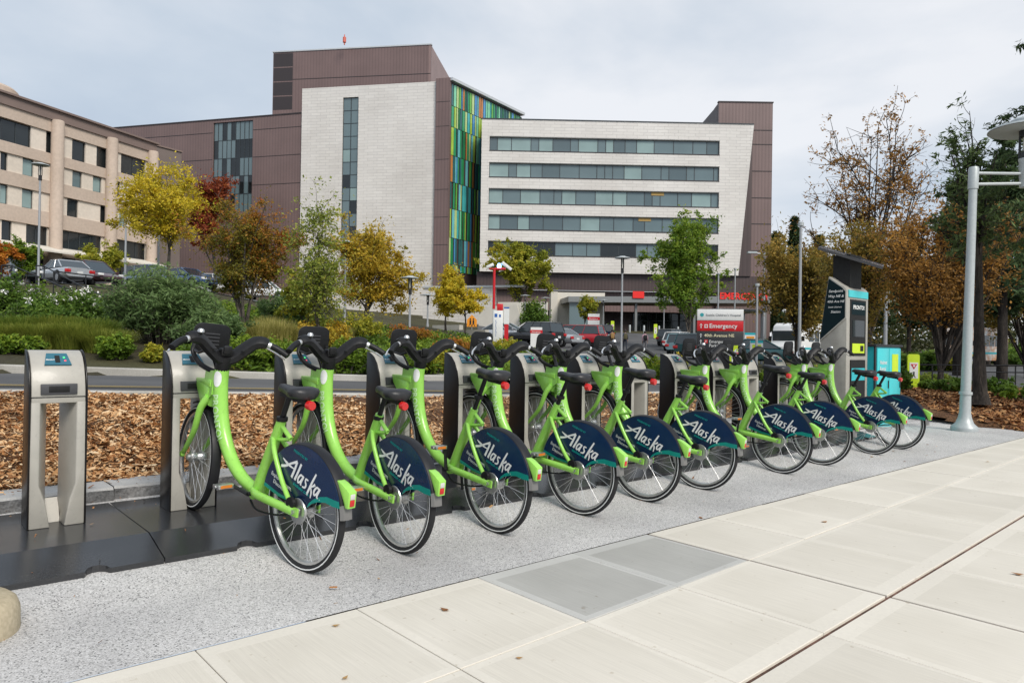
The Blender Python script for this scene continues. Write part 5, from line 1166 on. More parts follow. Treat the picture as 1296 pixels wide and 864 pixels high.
for i, (px, D, rx, h, m, lab) in enumerate(((12, 15.9, .5, .4, L_shr, 'low leafy shrub at the kerb below the olive grass'), (38, 16.1, .45, .38, L_shr, 'second low leafy shrub at the kerb below the olive grass'), (147, 16.4, .42, .62, L_shr, 'bright green leafy shrub at the kerb'), (196, 16.6, .34, .42, L_ygr, 'small yellowish shrub in the bare soil at the kerb'),
        (300, 17.5, .9, .7, L_shr, 'low green shrub under the many stemmed tree'), (345, 17.6, .9, .75, L_shr, 'green shrub below the pale grass'), (392, 17.8, .8, .8, L_ygr, 'yellow green shrub at the foot of the aspen'), (436, 18.2, .9, .9, L_shr, 'broad green shrub at the kerb right of the aspen'),
        (472, 18.8, .9, .85, L_shr, 'broad green shrub below the orange yellow tree'), (508, 19.4, .8, .8, L_shr, 'green shrub beside the thin lamp post'), (546, 20.5, .8, .7, L_ygr, 'yellow green shrub below the planter wall'), (575, 24, .8, .7, L_mix, 'reddish shrub below the planter wall'), (410, 21.5, 1.0, 1.0, L_yor, 'orange tinged shrub behind the aspen'),
        (455, 26, 1.2, 1.1, L_ygr, 'yellow green shrub under the orange yellow tree'), (520, 28, 1.1, .8, L_mix, 'rusty red shrub before the garden wall'), (600, 25, .9, .7, L_ygr, 'yellow green shrub beside the help point'), (640, 27, .9, .55, L_ygr, 'yellow flowered shrub at the foot of the help point'), (672, 25, .8, .55, L_shr, 'low green shrub before the parked cars'),
        (705, 26, .8, .5, L_shr, 'low green shrub right of the small red and white sign'), (822, 21.5, .9, .85, L_shr, 'bright green shrub beside the hospital sign'), (850, 21.8, .8, .9, L_ygr, 'yellow green shrub left of the hospital sign'), (800, 22.5, .7, .6, L_shr, 'small green shrub between two empty docks'),
        (985, 20, .8, .75, L_shr, 'green shrub below the shuttle bus'), (1018, 19.5, .9, .85, L_shr, 'green shrub beside the thin grey pole'), (1045, 18.5, .7, .5, L_lau, 'dark shrub behind the pay kiosk'), (1112, 22, .9, .6, L_lau, 'dark shrub behind the teal cabinet'), (1175, 27, 1.0, .35, L_grb, 'green shrub beyond the fence'),
        (1205, 40, 1.6, 1.1, L_ygr, 'yellow green shrub by the side road'), (1160, 40, 1.8, 1.1, L_lau, 'dark green shrub by the side road'), (1270, 75, 4, 1.6, L_lau, 'dark hedge beyond the parked shuttle'), (1310, 72, 4, 1.6, L_lau, 'second dark hedge beyond the parked shuttle'), (765, 88, 1.6, 1.6, L_lau, 'dark shrub beside the entrance'), (897, 90, 2.0, 1.8, L_lau, 'dark shrub right of the entrance'), (675, 84, 1.7, 4.0, L_lau, 'dark upright shrub before the pale wall'))):
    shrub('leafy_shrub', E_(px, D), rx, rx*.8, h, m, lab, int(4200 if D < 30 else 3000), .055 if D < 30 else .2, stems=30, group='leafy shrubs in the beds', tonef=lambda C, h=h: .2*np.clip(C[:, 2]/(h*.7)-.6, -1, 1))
# low ground cover filling the bank between the shrubs
n = 42000; pxs = rng.uniform(225, 660, n); Ds = rng.uniform(16.6, 36, n)**1.0; C = np.zeros((n, 3))
hh = .10+.34*np.abs(np.sin(pxs*.045+np.sin(Ds*.9)*1.3)*np.cos(Ds*.75+pxs*.013))
for i in range(n):
    p = uvz((pxs[i]-648)/F*Ds[i], Ds[i], 0); C[i] = (p.x, p.y, gz_at(p))
ok = C[:, 1] > 16.2; C[:, 2] += hh*rng.uniform(.1, 1, n); C = C[ok]
quads('ground_cover', leaf_cloud(C, .085, .5, long=1.8), rng.normal(.45, .2, len(C))+.25*(np.sin(pxs*.05)[ok])*.5, L_shr, 'low leafy ground cover on the bank between the shrubs', 'ground cover')
photo_tree('orange_bush', -2, 38, [(-30, 22, 300, 340), (-20, 15, 320, 350)], L_ora, 'orange autumn bush before the beige building', nl=16, ns=8, leaves=6000, lsize=.13, trunk=.06, stems=3, cat='bush')
photo_tree('lime_bush', 30, 39, [(12, 44, 305, 345)], L_grn, 'lime green bush beside the orange one', nl=14, ns=8, leaves=4200, lsize=.13, trunk=.05, stems=3, cat='bush')
photo_tree('lime_bush', 125, 58, [(108, 152, 305, 345)], L_ygr, 'yellow green bush behind the maroon van', nl=14, ns=8, leaves=4200, lsize=.18, trunk=.06, stems=3, cat='bush')
# small plants in the near bed on the right
for px, D, rx, h, m, lab in ((1205, 15.6, .5, .34, L_lau, 'small dark fern like shrub left of the fir trunk'), (1180, 16.5, .4, .28, L_shr, 'low green shrub between lamp post and yellow sign'), (1262, 15.6, .4, .40, L_lau, 'small dark shrub right of the fir trunk'), (1290, 14.5, .5, .25, L_shr, 'low leafy shrub at the end of the bark bed'), (1143, 16.2, .28, .6, L_lau, 'upright dark shrub beside the teal cabinet')):
    b = onz(px, 500, .3) if False else pz(px, D, .30); shrub('bed_shrub', b, rx, rx, h, m, lab, 1800, .05, stems=16, group='small shrubs in the bark bed')
# ------------------------------------------------------------------ street furniture
M_lampg = plain('pale_grey_lamp_paint', (.42, .45, .45), .4, metal=.15); M_pole = plain('galvanised_pole', (.36, .37, .38), .45, metal=.4); M_blkp = plain('black_rail_paint', (.012, .012, .013), .4)
M_signw = plain('white_sign_face', (.74, .74, .72), .4); M_signr = plain('red_sign_face', (.56, .012, .018), .38); M_signk = plain('charcoal_sign_face', (.018, .018, .02), .4)
M_lime = plain('fluorescent_lime', (.55, .72, .02), .45); M_orng = plain('school_sign_orange', (.80, .30, .02), .45); M_tealc = plain('cabinet_teal', (.02, .42, .47), .35); M_tealc2 = plain('cabinet_light_teal', (.06, .55, .58), .35)
M_cream = plain('cream_print', (.78, .70, .45), .5); M_bulb = plain('lamp_glass', (.7, .68, .6), .25)
# tall lamp post at the end of the row
lp = empty('lamp_post', (12.51, 3.72, 0), 0, 'tall pale grey lamp post with side arm, on a round flared base', 'lamp post'); lp.rotation_euler = (0, R(1.3), 0)
lp.rotation_euler = Matrix.Rotation(R(1.4), 3, fh).to_euler()
MB().lathe([(0, -.02), (.185, -.02), (.19, .04), (.18, .07), (.125, .12), (.095, .20), (.080, .28), (.075, .56)], 28).build('base', M_lampg, lp, smooth=True)
MB().lathe([(.075, .555), (.092, .56), (.092, .60), (.07, .605)], 24).build('collar', M_lampg, lp, smooth=True)
MB().lathe([(.070, .60), (.058, 3.72), (.058, 3.73)], 24).build('pole', M_lampg, lp, smooth=True)
MB().lathe([(.0581, 3.72), (.072, 3.722), (.072, 4.03), (.06, 4.06), (0, 4.06)], 24).build('pole_cap', M_lampg, lp, smooth=True)
ad = Vector((rh.x, rh.y, 0)); ax = ad*.80
arm = MB(); arm.tube([ad*.05+Vector((0, 0, 3.97)), ax+Vector((0, 0, 3.99))], .024, 10); arm.tube([ad*.05+Vector((0, 0, 3.80)), ax+Vector((0, 0, 3.84))], .024, 10); arm.build('arm', M_lampg, lp, smooth=True)
MB().lathe([(0, 3.78), (.075, 3.78), (.08, 3.92), (.084, 3.925), (.084, 4.04), (.09, 4.05), (.09, 4.17), (.10, 4.19), (.10, 4.22), (0, 4.22)], 24, 'z', tuple(ax)).build('lamp_socket', M_lampg, lp, smooth=True)
cg = MB()
for k in range(4): a = k*math.pi/2+.4; cg.bb(ax.x+.085*math.cos(a)-.014, ax.x+.085*math.cos(a)+.014, ax.y+.085*math.sin(a)-.014, ax.y+.085*math.sin(a)+.014, 4.22, 4.68)
cg.lathe([(0, 4.22), (.085, 4.22), (.085, 4.32), (0, 4.32)], 20, 'z', tuple(ax)); cg.lathe([(0, 4.56), (.10, 4.56), (.10, 4.72), (0, 4.72)], 20, 'z', tuple(ax)); cg.build('lantern_cage', M_blkp, lp, smooth=True)
MB().lathe([(.52, 4.66), (.50, 4.69), (.24, 4.735), (.235, 4.80), (.20, 4.83), (0, 4.835), (0, 4.70), (.22, 4.70), (.50, 4.655)], 40, 'z', tuple(ax)).build('shade', M_lampg, lp, smooth=True)
MB().lathe([(0, 4.56), (.05, 4.55), (.045, 4.34), (0, 4.33)], 14, 'z', tuple(ax)).build('lamp', M_bulb, lp, smooth=True)
def lamp(px, D, ytop, label, r=.06, head=.42, zb=None, cat='lamp post', mat=None):
    b = stand(px, D); H = zat(px, ytop, D)-b.z; o = empty('lamp_post', b, 0, label, cat, 'lamp posts of the car parks'); mat = mat or M_pole
    hd = head
    MB().lathe([(0, -.3), (r*1.5, -.3), (r*1.45, .1), (r, .3), (r*.75, H-.75), (0, H-.75)], 12).build('pole', mat, o, smooth=True)
    c = MB().lathe([(0, H-.78), (r*1.3, H-.78), (r*1.3, H-.55), (0, H-.55)], 12).bb(-r*1.5, -r*1.1, -.02, .02, H-.55, H-.1).bb(r*1.1, r*1.5, -.02, .02, H-.55, H-.1).bb(-.02, .02, -r*1.5, -r*1.1, H-.55, H-.1).build('lantern_cage', M_blkp, o)
    MB().lathe([(hd, H-.10), (hd*.95, H-.07), (hd*.4, H-.02), (hd*.35, H), (0, H+.01), (0, H-.06), (hd*.9, H-.11)], 24).build('shade', M_lampg, o, smooth=True)
    MB().lathe([(0, H-.5), (r*.8, H-.5), (r*.8, H-.12), (0, H-.12)], 10).build('lamp', M_bulb, o)
    return o
for a in ((48, 32, 206, 'pale saucer lamp post before the beige building, above the handrail'), (158, 45, 256, 'saucer lamp post left of the yellow autumn tree'), (436, 33, 304, 'saucer lamp post with camera arm before the tall stone tower'), (518, 30, 349, 'short saucer lamp post beside the small yellow trees'),
          (786, 33, 324, 'tall saucer lamp post in front of the entrance drive'), (664, 84, 373, 'saucer lamp beside the pale plaza wall'), (690, 86, 376, 'saucer lamp at the end of the pale plaza wall'), (763, 92, 379, 'saucer lamp under the edge of the canopy'), (840, 94, 381, 'saucer lamp in front of the glass entrance'), (541, 52, 372, 'thin lamp post behind the small yellow trees')):
    lamp(a[0], a[1], a[2], a[3], .055 if a[1] < 40 else .07, .36 if a[1] < 40 else .6)
def street_pole(px, D, ytop, label, r=.07, arm=None):
    b = stand(px, D); H = zat(px, ytop, D)-b.z; o = empty('street_pole', b, 0, label, 'pole', 'thin grey poles beside the drive'); MB().lathe([(0, -.3), (r, -.3), (r*.7, H), (0, H)], 10).build('pole', M_pole, o, smooth=True)
    if arm: v = rh*arm; MB().tube([(0, 0, H-.1), (v.x, v.y, H)], r*.5, 8).box((v.x*1.1, v.y*1.1, H+.02), (.7, .35, .14), Matrix.Rotation(YAW-math.pi/2, 3, 'Z')).build('lamp_arm', M_lampg, o)
    else: MB().lathe([(r*1.6, H-.06), (r*1.6, H+.04), (0, H+.05)], 10).build('pole_cap', M_lampg, o, smooth=True)
for a in ((200, 43, 268, 'thin grey pole in front of the yellow autumn tree', .07, None), (908, 64, 346, 'thin grey pole above the white hospital sign', .09, None), (929, 66, 340, 'taller thin pole right of the hospital sign', .09, None), (966, 56, 320, 'grey street lamp with arm before the stair tower', .08, -.9), (1011, 21, 283, 'stout grey pole among the brown oaks', .052, None), (1273, 74, 365, 'far street lamp with arm beyond the side road', .09, -1), (1287, 80, 380, 'second far street lamp beyond the side road', .09, -1), (957, 30, 360, 'grey pole beside the bus shelter', .06, None), (1120, 30, 370, 'grey pole behind the teal cabinet', .09, None)):
    street_pole(*a)
def on_face(M, s, x, y, size, mat, parent, bold=0., shear=0., align='LEFT'):
    return link('lettering', text_mesh(s, size, bold, shear, align), mat, parent, M @ Matrix.Translation((x, y, .004)))
# hospital direction sign
b = stand(910, 20); sg = empty('direction_sign', b, YAW-math.pi/2-R(9), 'tall white, red and charcoal hospital direction sign', 'sign')
zq = lambda y: zat(910, y, 20)-b.z
Wd = 1.24
def panel(name, y0, y1, mat, t=.10, w=Wd): return MB().bb(-w/2, w/2, -t, t, zq(y1), zq(y0)).build(name, mat, sg, bevel=.008)
p1 = panel('white_panel', 391.5, 405.5, M_signw); p2 = panel('red_panel', 406, 419, M_signr, .095); p3 = panel('dark_panel', 419.5, 466, M_signk, .09)
FM_ = basis((1, 0, 0), (0, 0, 1), (0, -.103, 0))
on_face(FM_, "Seattle Children's Hospital", -.40, zq(400.2), .088, plain('grey_print', (.12, .13, .14), .5), p1, .005)
lg = MB().lathe([(0, -.003), (.052, -.003), (.052, 0), (0, 0)], 20, 'y', (-.50, -.1035, zq(398.6))).build('logo', plain('logo_teal', (.03, .32, .34), .4), p1)
MB().prism([(-.53, zq(398.6)+.02), (-.50, zq(398.6)+.05), (-.465, zq(398.6)+.022), (-.50, zq(398.6)-.01)], -.106, -.1035, 'y').build('logo_flame', M_orng, p1); MB().prism([(-.54, zq(398.6)-.01), (-.50, zq(398.6)-.03), (-.46, zq(398.6)-.01), (-.50, zq(398.6)-.045)], -.106, -.1035, 'y').build('logo_wave', M_signw, p1)
FR = basis((1, 0, 0), (0, 0, 1), (0, -.098, 0)); FK = basis((1, 0, 0), (0, 0, 1), (0, -.093, 0))
on_face(FR, 'Emergency', -.30, zq(415), .17, M_signw, p2, .012)
def arrow(M, x, y, par, s=.05):
    MB().add([(x, y-s, 0), (x+s*.28, y-s, 0), (x+s*.28, y+s*.2, 0), (x, y+s*.2, 0)], [(0, 1, 2, 3)]).add([(x-s*.5, y+s*.1, 0), (x+s*.14, y+s*.95, 0), (x+s*.78, y+s*.1, 0), (x+s*.14, y+s*.45, 0)], [(0, 1, 2, 3)]).build('arrow', M_signw, par, M=M @ Matrix.Translation((0, 0, .004)))
arrow(FR, -.53, zq(412.5), p2, .07); MB().bb(-.43, -.335, -.0985, -.097, zq(415), zq(410.6)).build('cross_box', M_signw, p2); MB().bb(-.395, -.37, -.0995, -.098, zq(414.4), zq(411.2)).bb(-.42, -.345, -.0998, -.0982, zq(413.3), zq(412.3)).build('cross', M_signr, p2)
on_face(FK, '40th Avenue NE', -.43, zq(426.3), .12, M_cream, p3, .012); on_face(FK, 'Emergency', -.30, zq(434), .115, M_signw, p3, .005); on_face(FK, 'Parking', -.30, zq(439), .115, M_signw, p3, .005)
arrow(FK, -.53, zq(424.7), p3, .06); arrow(FK, -.53, zq(432.5), p3, .06); MB().bb(-.425, -.335, -.0945, -.092, zq(434.2), zq(429.9)).build('parking_mark', M_signr, p3)
on_face(FK, 'P', -.405, zq(433.7), .09, M_signw, p3, .01).location.y -= .003
# blue light help point
b = stand(629.5, 30); hp = empty('help_point', b, YAW-math.pi/2, 'white and red help point tower with blue light and cameras', 'help point'); zq = lambda y: zat(629, y, 30)-b.z
MB().prism(roundrect(.43, .30, .05), zq(446), zq(437.5), 'z').build('foot', M_signr, hp); body = MB().prism(roundrect(.43, .30, .06), zq(437.5)+.002, zq(393), 'z').build('body', M_signw, hp, bevel=.004)
MB().bb(-.04, .21, -.15, .15, zq(393)+.002, zq(384.5)).build('red_cap', M_signr, hp, bevel=.01)
MB().tube(spline([(-.18, 0, zq(391)), (-.18, 0, zq(370)), (-.18, 0, zq(346)), (-.15, 0, zq(341)), (-.05, 0, zq(340.2)), (.3, 0, zq(340.2))], 5), .055, 12).tube([(-.4, 0, zq(340.2)), (-.14, 0, zq(340.2))], .03, 8).build('arm', M_signr, hp, smooth=True)
MB().lathe([(0, zq(339)), (.07, zq(339)), (.085, zq(336)), (.05, zq(333.5)), (0, zq(333.2))], 16, 'z', (.02, 0, 0)).build('blue_light', plain('blue_beacon', (.1, .3, .9), .3, emit=((.25, .55, 1), 6)), hp, smooth=True)
for x, s, t in ((.34, .5, -38), (-.36, .32, 25)):
    Mx = Matrix.Translation((x, 0, zq(336.5))) @ Matrix.Rotation(R(-t), 4, 'Y'); MB().bb(-s/2, s/2, -.09, .09, -.06, .06).build('camera', M_signw, hp, bevel=.015, M=Mx)
M_blu = plain('blue_print', (.03, .12, .40), .5); FB = basis((1, 0, 0), (0, 0, 1), (0, -.152, 0))
MB().bb(-.14, -.02, -.1525, -.151, zq(401.5), zq(397)).build('pictogram', M_blu, body); MB().bb(.05, .13, -.1525, -.151, zq(401.5), zq(398)).build('pictogram', M_blu, body)
for i, ch in enumerate('EMERGENCY'): on_face(FB, ch, -.10, zq(406.6+2.4*i), .08, M_blu, body)
b = stand(640.5, 35); ip = empty('information_post', b, YAW-math.pi/2, 'slim white post with blue top and red foot behind the help point', 'sign'); zq = lambda y: zat(640, y, 35)-b.z
MB().bb(-.13, .13, -.06, .06, zq(410), zq(390.5)).build('panel', M_signw, ip); MB().bb(-.131, .131, -.062, .062, zq(390.4), zq(388.5)).build('blue_top', M_blu, ip); MB().bb(-.10, .10, -.05, .05, -.1, zq(410.1)).build('foot', M_signr, ip)
for px, D, y0, y1, y2, y3, w, lab in ((678.5, 40, 414, 417.5, 421.5, 452, .64, 'small white sign with red band before the parked cars'), (751, 74, 397, 401, 405, 418, 1.2, 'far white sign with red band beside the parked dark blue car')):
    b = stand(px, D); o = empty('small_sign', b, YAW-math.pi/2, lab, 'sign', 'white signs with a red band'); zq = lambda y: zat(px, y, D)-b.z
    MB().bb(-w/2, w/2, -.06, .06, zq(y1), zq(y0)).build('top_panel', M_signw, o); rb = MB().bb(-w/2-.02, w/2+.02, -.07, .07, zq(y2), zq(y1)-.002).build('red_band', M_signr, o); MB().bb(-w/2, w/2, -.06, .06, -.2, zq(y2)-.002).build('post_panel', M_signw, o)
    link('lettering', text_mesh('Emergency', w*.17, .01), M_signw, rb, basis((1, 0, 0), (0, 0, 1), (-w*.40, -.074, zq(y2)+.25*(zq(y1)-zq(y2)))))
b = stand(597, 52); o = empty('school_sign', b, YAW-math.pi/2, 'orange five sided school crossing sign on a thin post', 'sign'); zc = zat(597, 409, 52)-b.z
pn = MB().prism([(-.36, zc-.25), (.36, zc-.25), (.36, zc+.25), (0, zc+.62), (-.36, zc+.25)], -.03, .0, 'y').build('panel', M_orng, o); MB().tube([(0, .03, -.2), (0, .03, zc+.5)], .035, 8).build('post', M_pole, o)
for x in (-.11, .11): MB().bb(x-.06, x+.06, -.035, -.031, zc-.05, zc+.22).lathe([(0, -.036), (.06, -.036), (.06, -.031), (0, -.031)], 10, 'y', (x, 0, zc+.30)).prism([(x-.06, zc-.05), (x, zc-.05), (x-.09, zc-.22), (x-.13, zc-.22)], -.035, -.031, 'y').prism([(x, zc-.05), (x+.06, zc-.05), (x+.12, zc-.22), (x+.07, zc-.22)], -.035, -.031, 'y').build('walking_figure', M_signk, pn)
def paddle(px, D, y0, y1, label, w=.30, words=False):
    b = stand(px, D) if D > 20 else pz(px, D, zat(px, y1, D)); o = empty('crossing_paddle', b, YAW-math.pi/2, label, 'sign', 'lime crossing paddles'); H = zat(px, y0, D)-b.z
    p = MB().prism([(q[0], q[1]+H/2+.06) for q in roundrect(w, H-.12, w*.2)], -.02, .02, 'y').build('panel', M_lime, o); MB().prism(roundrect(w*1.3, .28, .04), 0, .08, 'z').build('base', M_blk, o)
    q = MB().bb(-w*.36, w*.36, -.026, -.021, H*.36, H*.78).build('white_field', M_signw, p)
    MB().prism([(-w*.28, H*.74), (w*.28, H*.74), (0, H*.60)], -.031, -.0265, 'y').build('yield_mark', M_signr, q); MB().prism([(-w*.12, H*.715), (w*.12, H*.715), (0, H*.645)], -.034, -.0315, 'y').build('yield_centre', M_signw, q)
    MB().bb(-w*.06, w*.06, -.031, -.0265, H*.44, H*.54).prism([(-w*.06, H*.44), (0, H*.44), (-w*.10, H*.38), (-w*.16, H*.38)], -.031, -.0265, 'y').prism([(0, H*.44), (w*.06, H*.44), (w*.16, H*.38), (w*.10, H*.38)], -.031, -.0265, 'y').build('walking_figure', M_signk, q)
paddle(1155.5, 17, 448, 496, 'lime yield paddle with red triangle in the bark bed beside the teal cabinet', .28); paddle(931, 17.5, 437, 470, 'lime paddle behind the docks below the hospital sign', .30); paddle(775, 90, 406, 418, 'far lime paddle left of the crosswalk to the entrance', .42); paddle(829.5, 88, 410, 421, 'far lime paddle right of the crosswalk to the entrance', .42)
for i, px in enumerate((740, 755, 768, 797, 815, 834, 858)):
    b = stand(px, 101); o = MB().lathe([(0, -.1), (.14, -.1), (.14, 1.0), (.11, 1.06), (0, 1.08)], 14).build('entrance_bollard', M_lampg, smooth=True); o.location = b; tag(o, 'pale grey steel bollard in front of the hospital entrance', 'bollard', 'bollards before the entrance')
# ------------------------------------------------------------------ pay kiosk and helmet cabinet
kx0, kx1, kf = 10.40, 11.12, 4.60
ks = empty('pay_kiosk', (kx0, kf, ZP), 0, 'tall grey pay kiosk with dark sign panel and tilted solar panel', 'kiosk')
prof = [(0, 0), (0, 1.90), (.012, 1.95), (.05, 1.985), (.11, 2.02), (.27, 2.14), (.275, 2.12), (.38, 1.35), (.42, 0)]
MB().prism(prof, 0, kx1-kx0, 'x').build('body', M_dock, ks, bevel=.012)
M_kdk = plain('dark_teal_panel', (.003, .014, .018), .6, spec=.15)
sd_ = MB().prism([(.018, 1.90), (.07, 1.965), (.262, 2.10), (.385, 1.22), (.372, 1.215), (.018, 1.53)], -.014, -.001, 'x').build('side_sign', M_kdk, ks)
MB().prism([(.004, 1.90), (.018, 1.90), (.018, 1.53), (.372, 1.215), (.382, 1.195), (.004, 1.518)], -.018, -.002, 'x').build('side_trim', M_dock, ks)
FS = basis((0, -1, 0), (0, 0, 1), (-.0145, 0, 0))
for i, (tx, sz) in enumerate((('Sandpoint', .052), ('Way NE &', .052), ('40th Ave NE', .047), ("Seattle Children's", .028), ('Station', .05))): link('lettering', text_mesh(tx, sz, .012, .25, 'CENTER'), M_white, sd_, FS @ Matrix.Translation((-.155 if i != 3 else -.165, 1.90-.075*i-(.0 if i < 3 else .0), .003)))
wk = kx1-kx0
scr = MB().bb(.10, wk-.10, -.012, .01, .98, 1.80).build('front_panel', M_void, ks, bevel=.006); MB().bb(.04, wk-.04, -.014, .01, 1.83, 1.93).build('top_label', M_tealc2, ks)
MB().bb(.13, wk-.13, -.016, -.011, 1.58, 1.77).build('header', M_kdk, scr); link('lettering', text_mesh('PRONTO!', .085, .02), M_white, scr, basis((1, 0, 0), (0, 0, 1), (.17, -.0185, 1.66)))
MB().bb(.16, wk-.16, -.016, -.011, 1.26, 1.50).build('screen', M_glassd, scr); MB().bb(.16, wk-.16, -.017, -.011, 1.02, 1.16).build('reader', M_lime, scr); MB().bb(wk-.30, wk-.20, -.022, -.016, 1.05, 1.13).build('card_slot', M_void, scr)
MB().bb(.12, wk-.12, -.016, .01, .34, .92).build('lower_panel', M_void, ks); MB().bb(.14, wk-.14, -.019, -.015, .62, .80).build('map_pocket', M_tealc, ks)
MB().prism([(.16, .03), (.54, .03), (.54, .28), (.16, .28)], 1.95, 2.46, 'z').build('mast', M_void, ks)
Mx = basis((.40, -.88, -.36), (.91, .40, .17), (.34, .10, 2.44))
so = MB().bb(-.44, .44, -.30, .30, -.012, .012).build('solar_panel', plain('solar_cells', (.01, .014, .03), .12, spec=.8), ks, M=Mx); MB().bb(-.455, .455, -.315, -.30, -.02, .018).bb(-.455, .455, .30, .315, -.02, .018).bb(-.455, -.44, -.30, .30, -.02, .018).bb(.44, .455, -.30, .30, -.02, .018).build('frame', M_dark, so)
cb = empty('helmet_cabinet', (11.5, 4.65, 0), 0, 'teal two door helmet cabinet with dark top behind the pay kiosk', 'cabinet')
MB().bb(0, 1.0, 0, .55, 0, 1.27).build('body', M_tealc, cb); MB().bb(-.03, 1.03, -.03, .58, 1.272, 1.31).build('top', M_signk, cb, bevel=.006); MB().bb(-.004, .05, -.006, .012, .02, 1.27).bb(.97, 1.004, -.006, .012, .02, 1.27).build('corner_post', M_signk, cb)
for i, x in enumerate((.06, .52)):
    dr = MB().bb(x, x+.44, -.018, .004, .05, 1.25).build('door', M_tealc2, cb, bevel=.004); FD = basis((1, 0, 0), (0, 0, 1), (x, -.0195, 0)); MB().bb(x+.40, x+.42, -.03, -.018, .62, .74).build('handle', M_signk, dr)
    if i == 0: on_face(FD, 'Helmet', .08, 1.0, .09, M_white, dr, .01); on_face(FD, 'Rental', .08, .90, .09, M_white, dr, .01)
    else: MB().bb(x+.09, x+.33, -.023, -.019, .80, 1.16).build('sticker', M_lime, dr); on_face(FD, 'Helmet', .07, .40, .07, M_white, dr, .01); on_face(FD, 'Return', .07, .31, .07, M_white, dr, .01)
MB().lathe([(0, -.006), (.11, -.006), (.11, -.001), (0, -.001)], 24, 'x', (0, .16, .42)).build('round_mark', M_flap, cb)
# ------------------------------------------------------------------ railings
def railing(name, pts, label, posts, low=.45, r=.025, group=None):
    root = empty(name, pts[0], 0, label, 'railing', group); o = Vector(pts[0]); P = [Vector(p)-o for p in pts]
    MB().tube(P, r, 8).build('top_rail', M_blkp, root, smooth=True); MB().tube([p-Vector((0, 0, low)) for p in P], r*.8, 8).build('lower_rail', M_blkp, root, smooth=True)
    for k in posts:
        i = min(int(k), len(P)-2); q = P[i].lerp(P[i+1], k-i); MB().tube([q, q-Vector((0, 0, .95))], r*.9, 8).build('post', M_blkp, root, smooth=True)
railing('handrail', [at(2, 336, 26), at(15, 336, 26), at(70, 359, 25), at(114, 376, 24)], 'black handrail going down the steps, on the hedge side', (0, 1, 1.6, 2.3, 3), group='black handrails by the steps')
railing('handrail', [at(46, 336, 27.5), at(56, 337, 27.5), at(97, 359, 26.5), at(131, 375, 25.5)], 'black handrail going down the steps, on the lamp post side', (0, 1, 2, 3), group='black handrails by the steps')
railing('handrail', [at(68, 343, 29), at(142, 352, 29)], 'level black handrail beside the silver car', (0, .55, 1), group='black handrails by the steps')
railing('fence', [pz(1150, 21, .83), pz(1240, 19.5, .86), pz(1400, 18, .92)], 'low black pipe fence behind the bark bed', (0, .35, .7, 1, 1.3, 1.7, 2), .18, .02)
# bus shelter and its posters
b = stand(925, 46); sh = empty('bus_shelter', b, YAW-math.pi/2+R(12), 'grey flat roofed bus shelter with ribbed back', 'bus shelter'); zt = zat(930, 392, 46)-b.z
MB().bb(-1.6, 1.8, -1.2, 1.4, zt-.16, zt).build('roof', M_canopy, sh, bevel=.02)
for x in (-1.4, 1.55):
    for y in (-1.0, 1.2): MB().bb(x-.06, x+.06, y-.06, y+.06, -.1, zt-.162).build('post', M_pole, sh)
for i in range(14): MB().bb(-1.3+.2*i, -1.22+.2*i, 1.12, 1.18, .1, zt-.17).build('slat', M_pole, sh)
for px, D, y0, y1, c in ((949, 40, 421, 436, M_orng), (957, 36, 431, 447, M_lime)):
    b = stand(px, D); o = empty('poster_stand', b, YAW-math.pi/2, 'framed %s route poster on a thin stand beside the shelter' % ('orange' if c == M_orng else 'green'), 'poster'); w = .32
    zq = lambda y: zat(px, y, D)-b.z
    MB().bb(-w, w, -.03, .03, zq(y1), zq(y0)).build('board', M_signw, o); MB().bb(-w, w, -.035, -.0305, zq(y0)-.12, zq(y0)).build('header', M_tealc, o); MB().bb(-w*.7, w*.7, -.035, -.0305, zq(y1)+.15, zq(y0)-.2).build('map', c, o); MB().tube([(0, .05, -.1), (0, .05, zq(y0))], .03, 8).build('post', M_pole, o)

# ------------------------------------------------------------------ vehicles
M_wind = plain('car_glass', (.03, .04, .045), .05, spec=.9); M_rimm = plain('car_wheel_rim', (.45, .45, .46), .35, metal=.7); M_arch = plain('wheel_arch', (.01, .01, .01), .8); M_tail = plain('car_tail_light', (.45, .01, .012), .2, coat=.6); M_head = plain('car_head_light', (.75, .75, .72), .15, coat=.6); M_plate_ = plain('number_plate', (.6, .62, .62), .5)
def paint(name, c, m=.3): return plain('car_paint_'+name, c, .28, metal=m, var=.03, coat=.7)
KIND = {'sedan': dict(L=4.7, W=1.8, belt=[(-2.3, .86), (-1.6, .95), (.9, .93), (1.9, .78), (2.3, .62)], cab=[(-1.75, .95), (-.95, 1.40), (.05, 1.44), (1.05, .93)]),
        'suv': dict(L=4.65, W=1.85, belt=[(-2.28, .95), (-2.0, 1.02), (.9, 1.0), (1.9, .92), (2.28, .72)], cab=[(-2.2, 1.0), (-1.95, 1.66), (.2, 1.70), (1.0, 1.0)]),
        'van': dict(L=5.0, W=1.95, belt=[(-2.48, 1.0), (-2.2, 1.05), (1.2, 1.0), (2.1, .85), (2.48, .65)], cab=[(-2.42, 1.04), (-2.2, 1.72), (.4, 1.78), (1.6, .97)]),
        'pickup': dict(L=5.8, W=1.95, belt=[(-2.85, 1.12), (-2.6, 1.16), (1.2, 1.15), (2.5, 1.08), (2.85, .85)], cab=[(-2.8, 1.14), (-2.6, 1.82), (.3, 1.86), (1.25, 1.14)])}
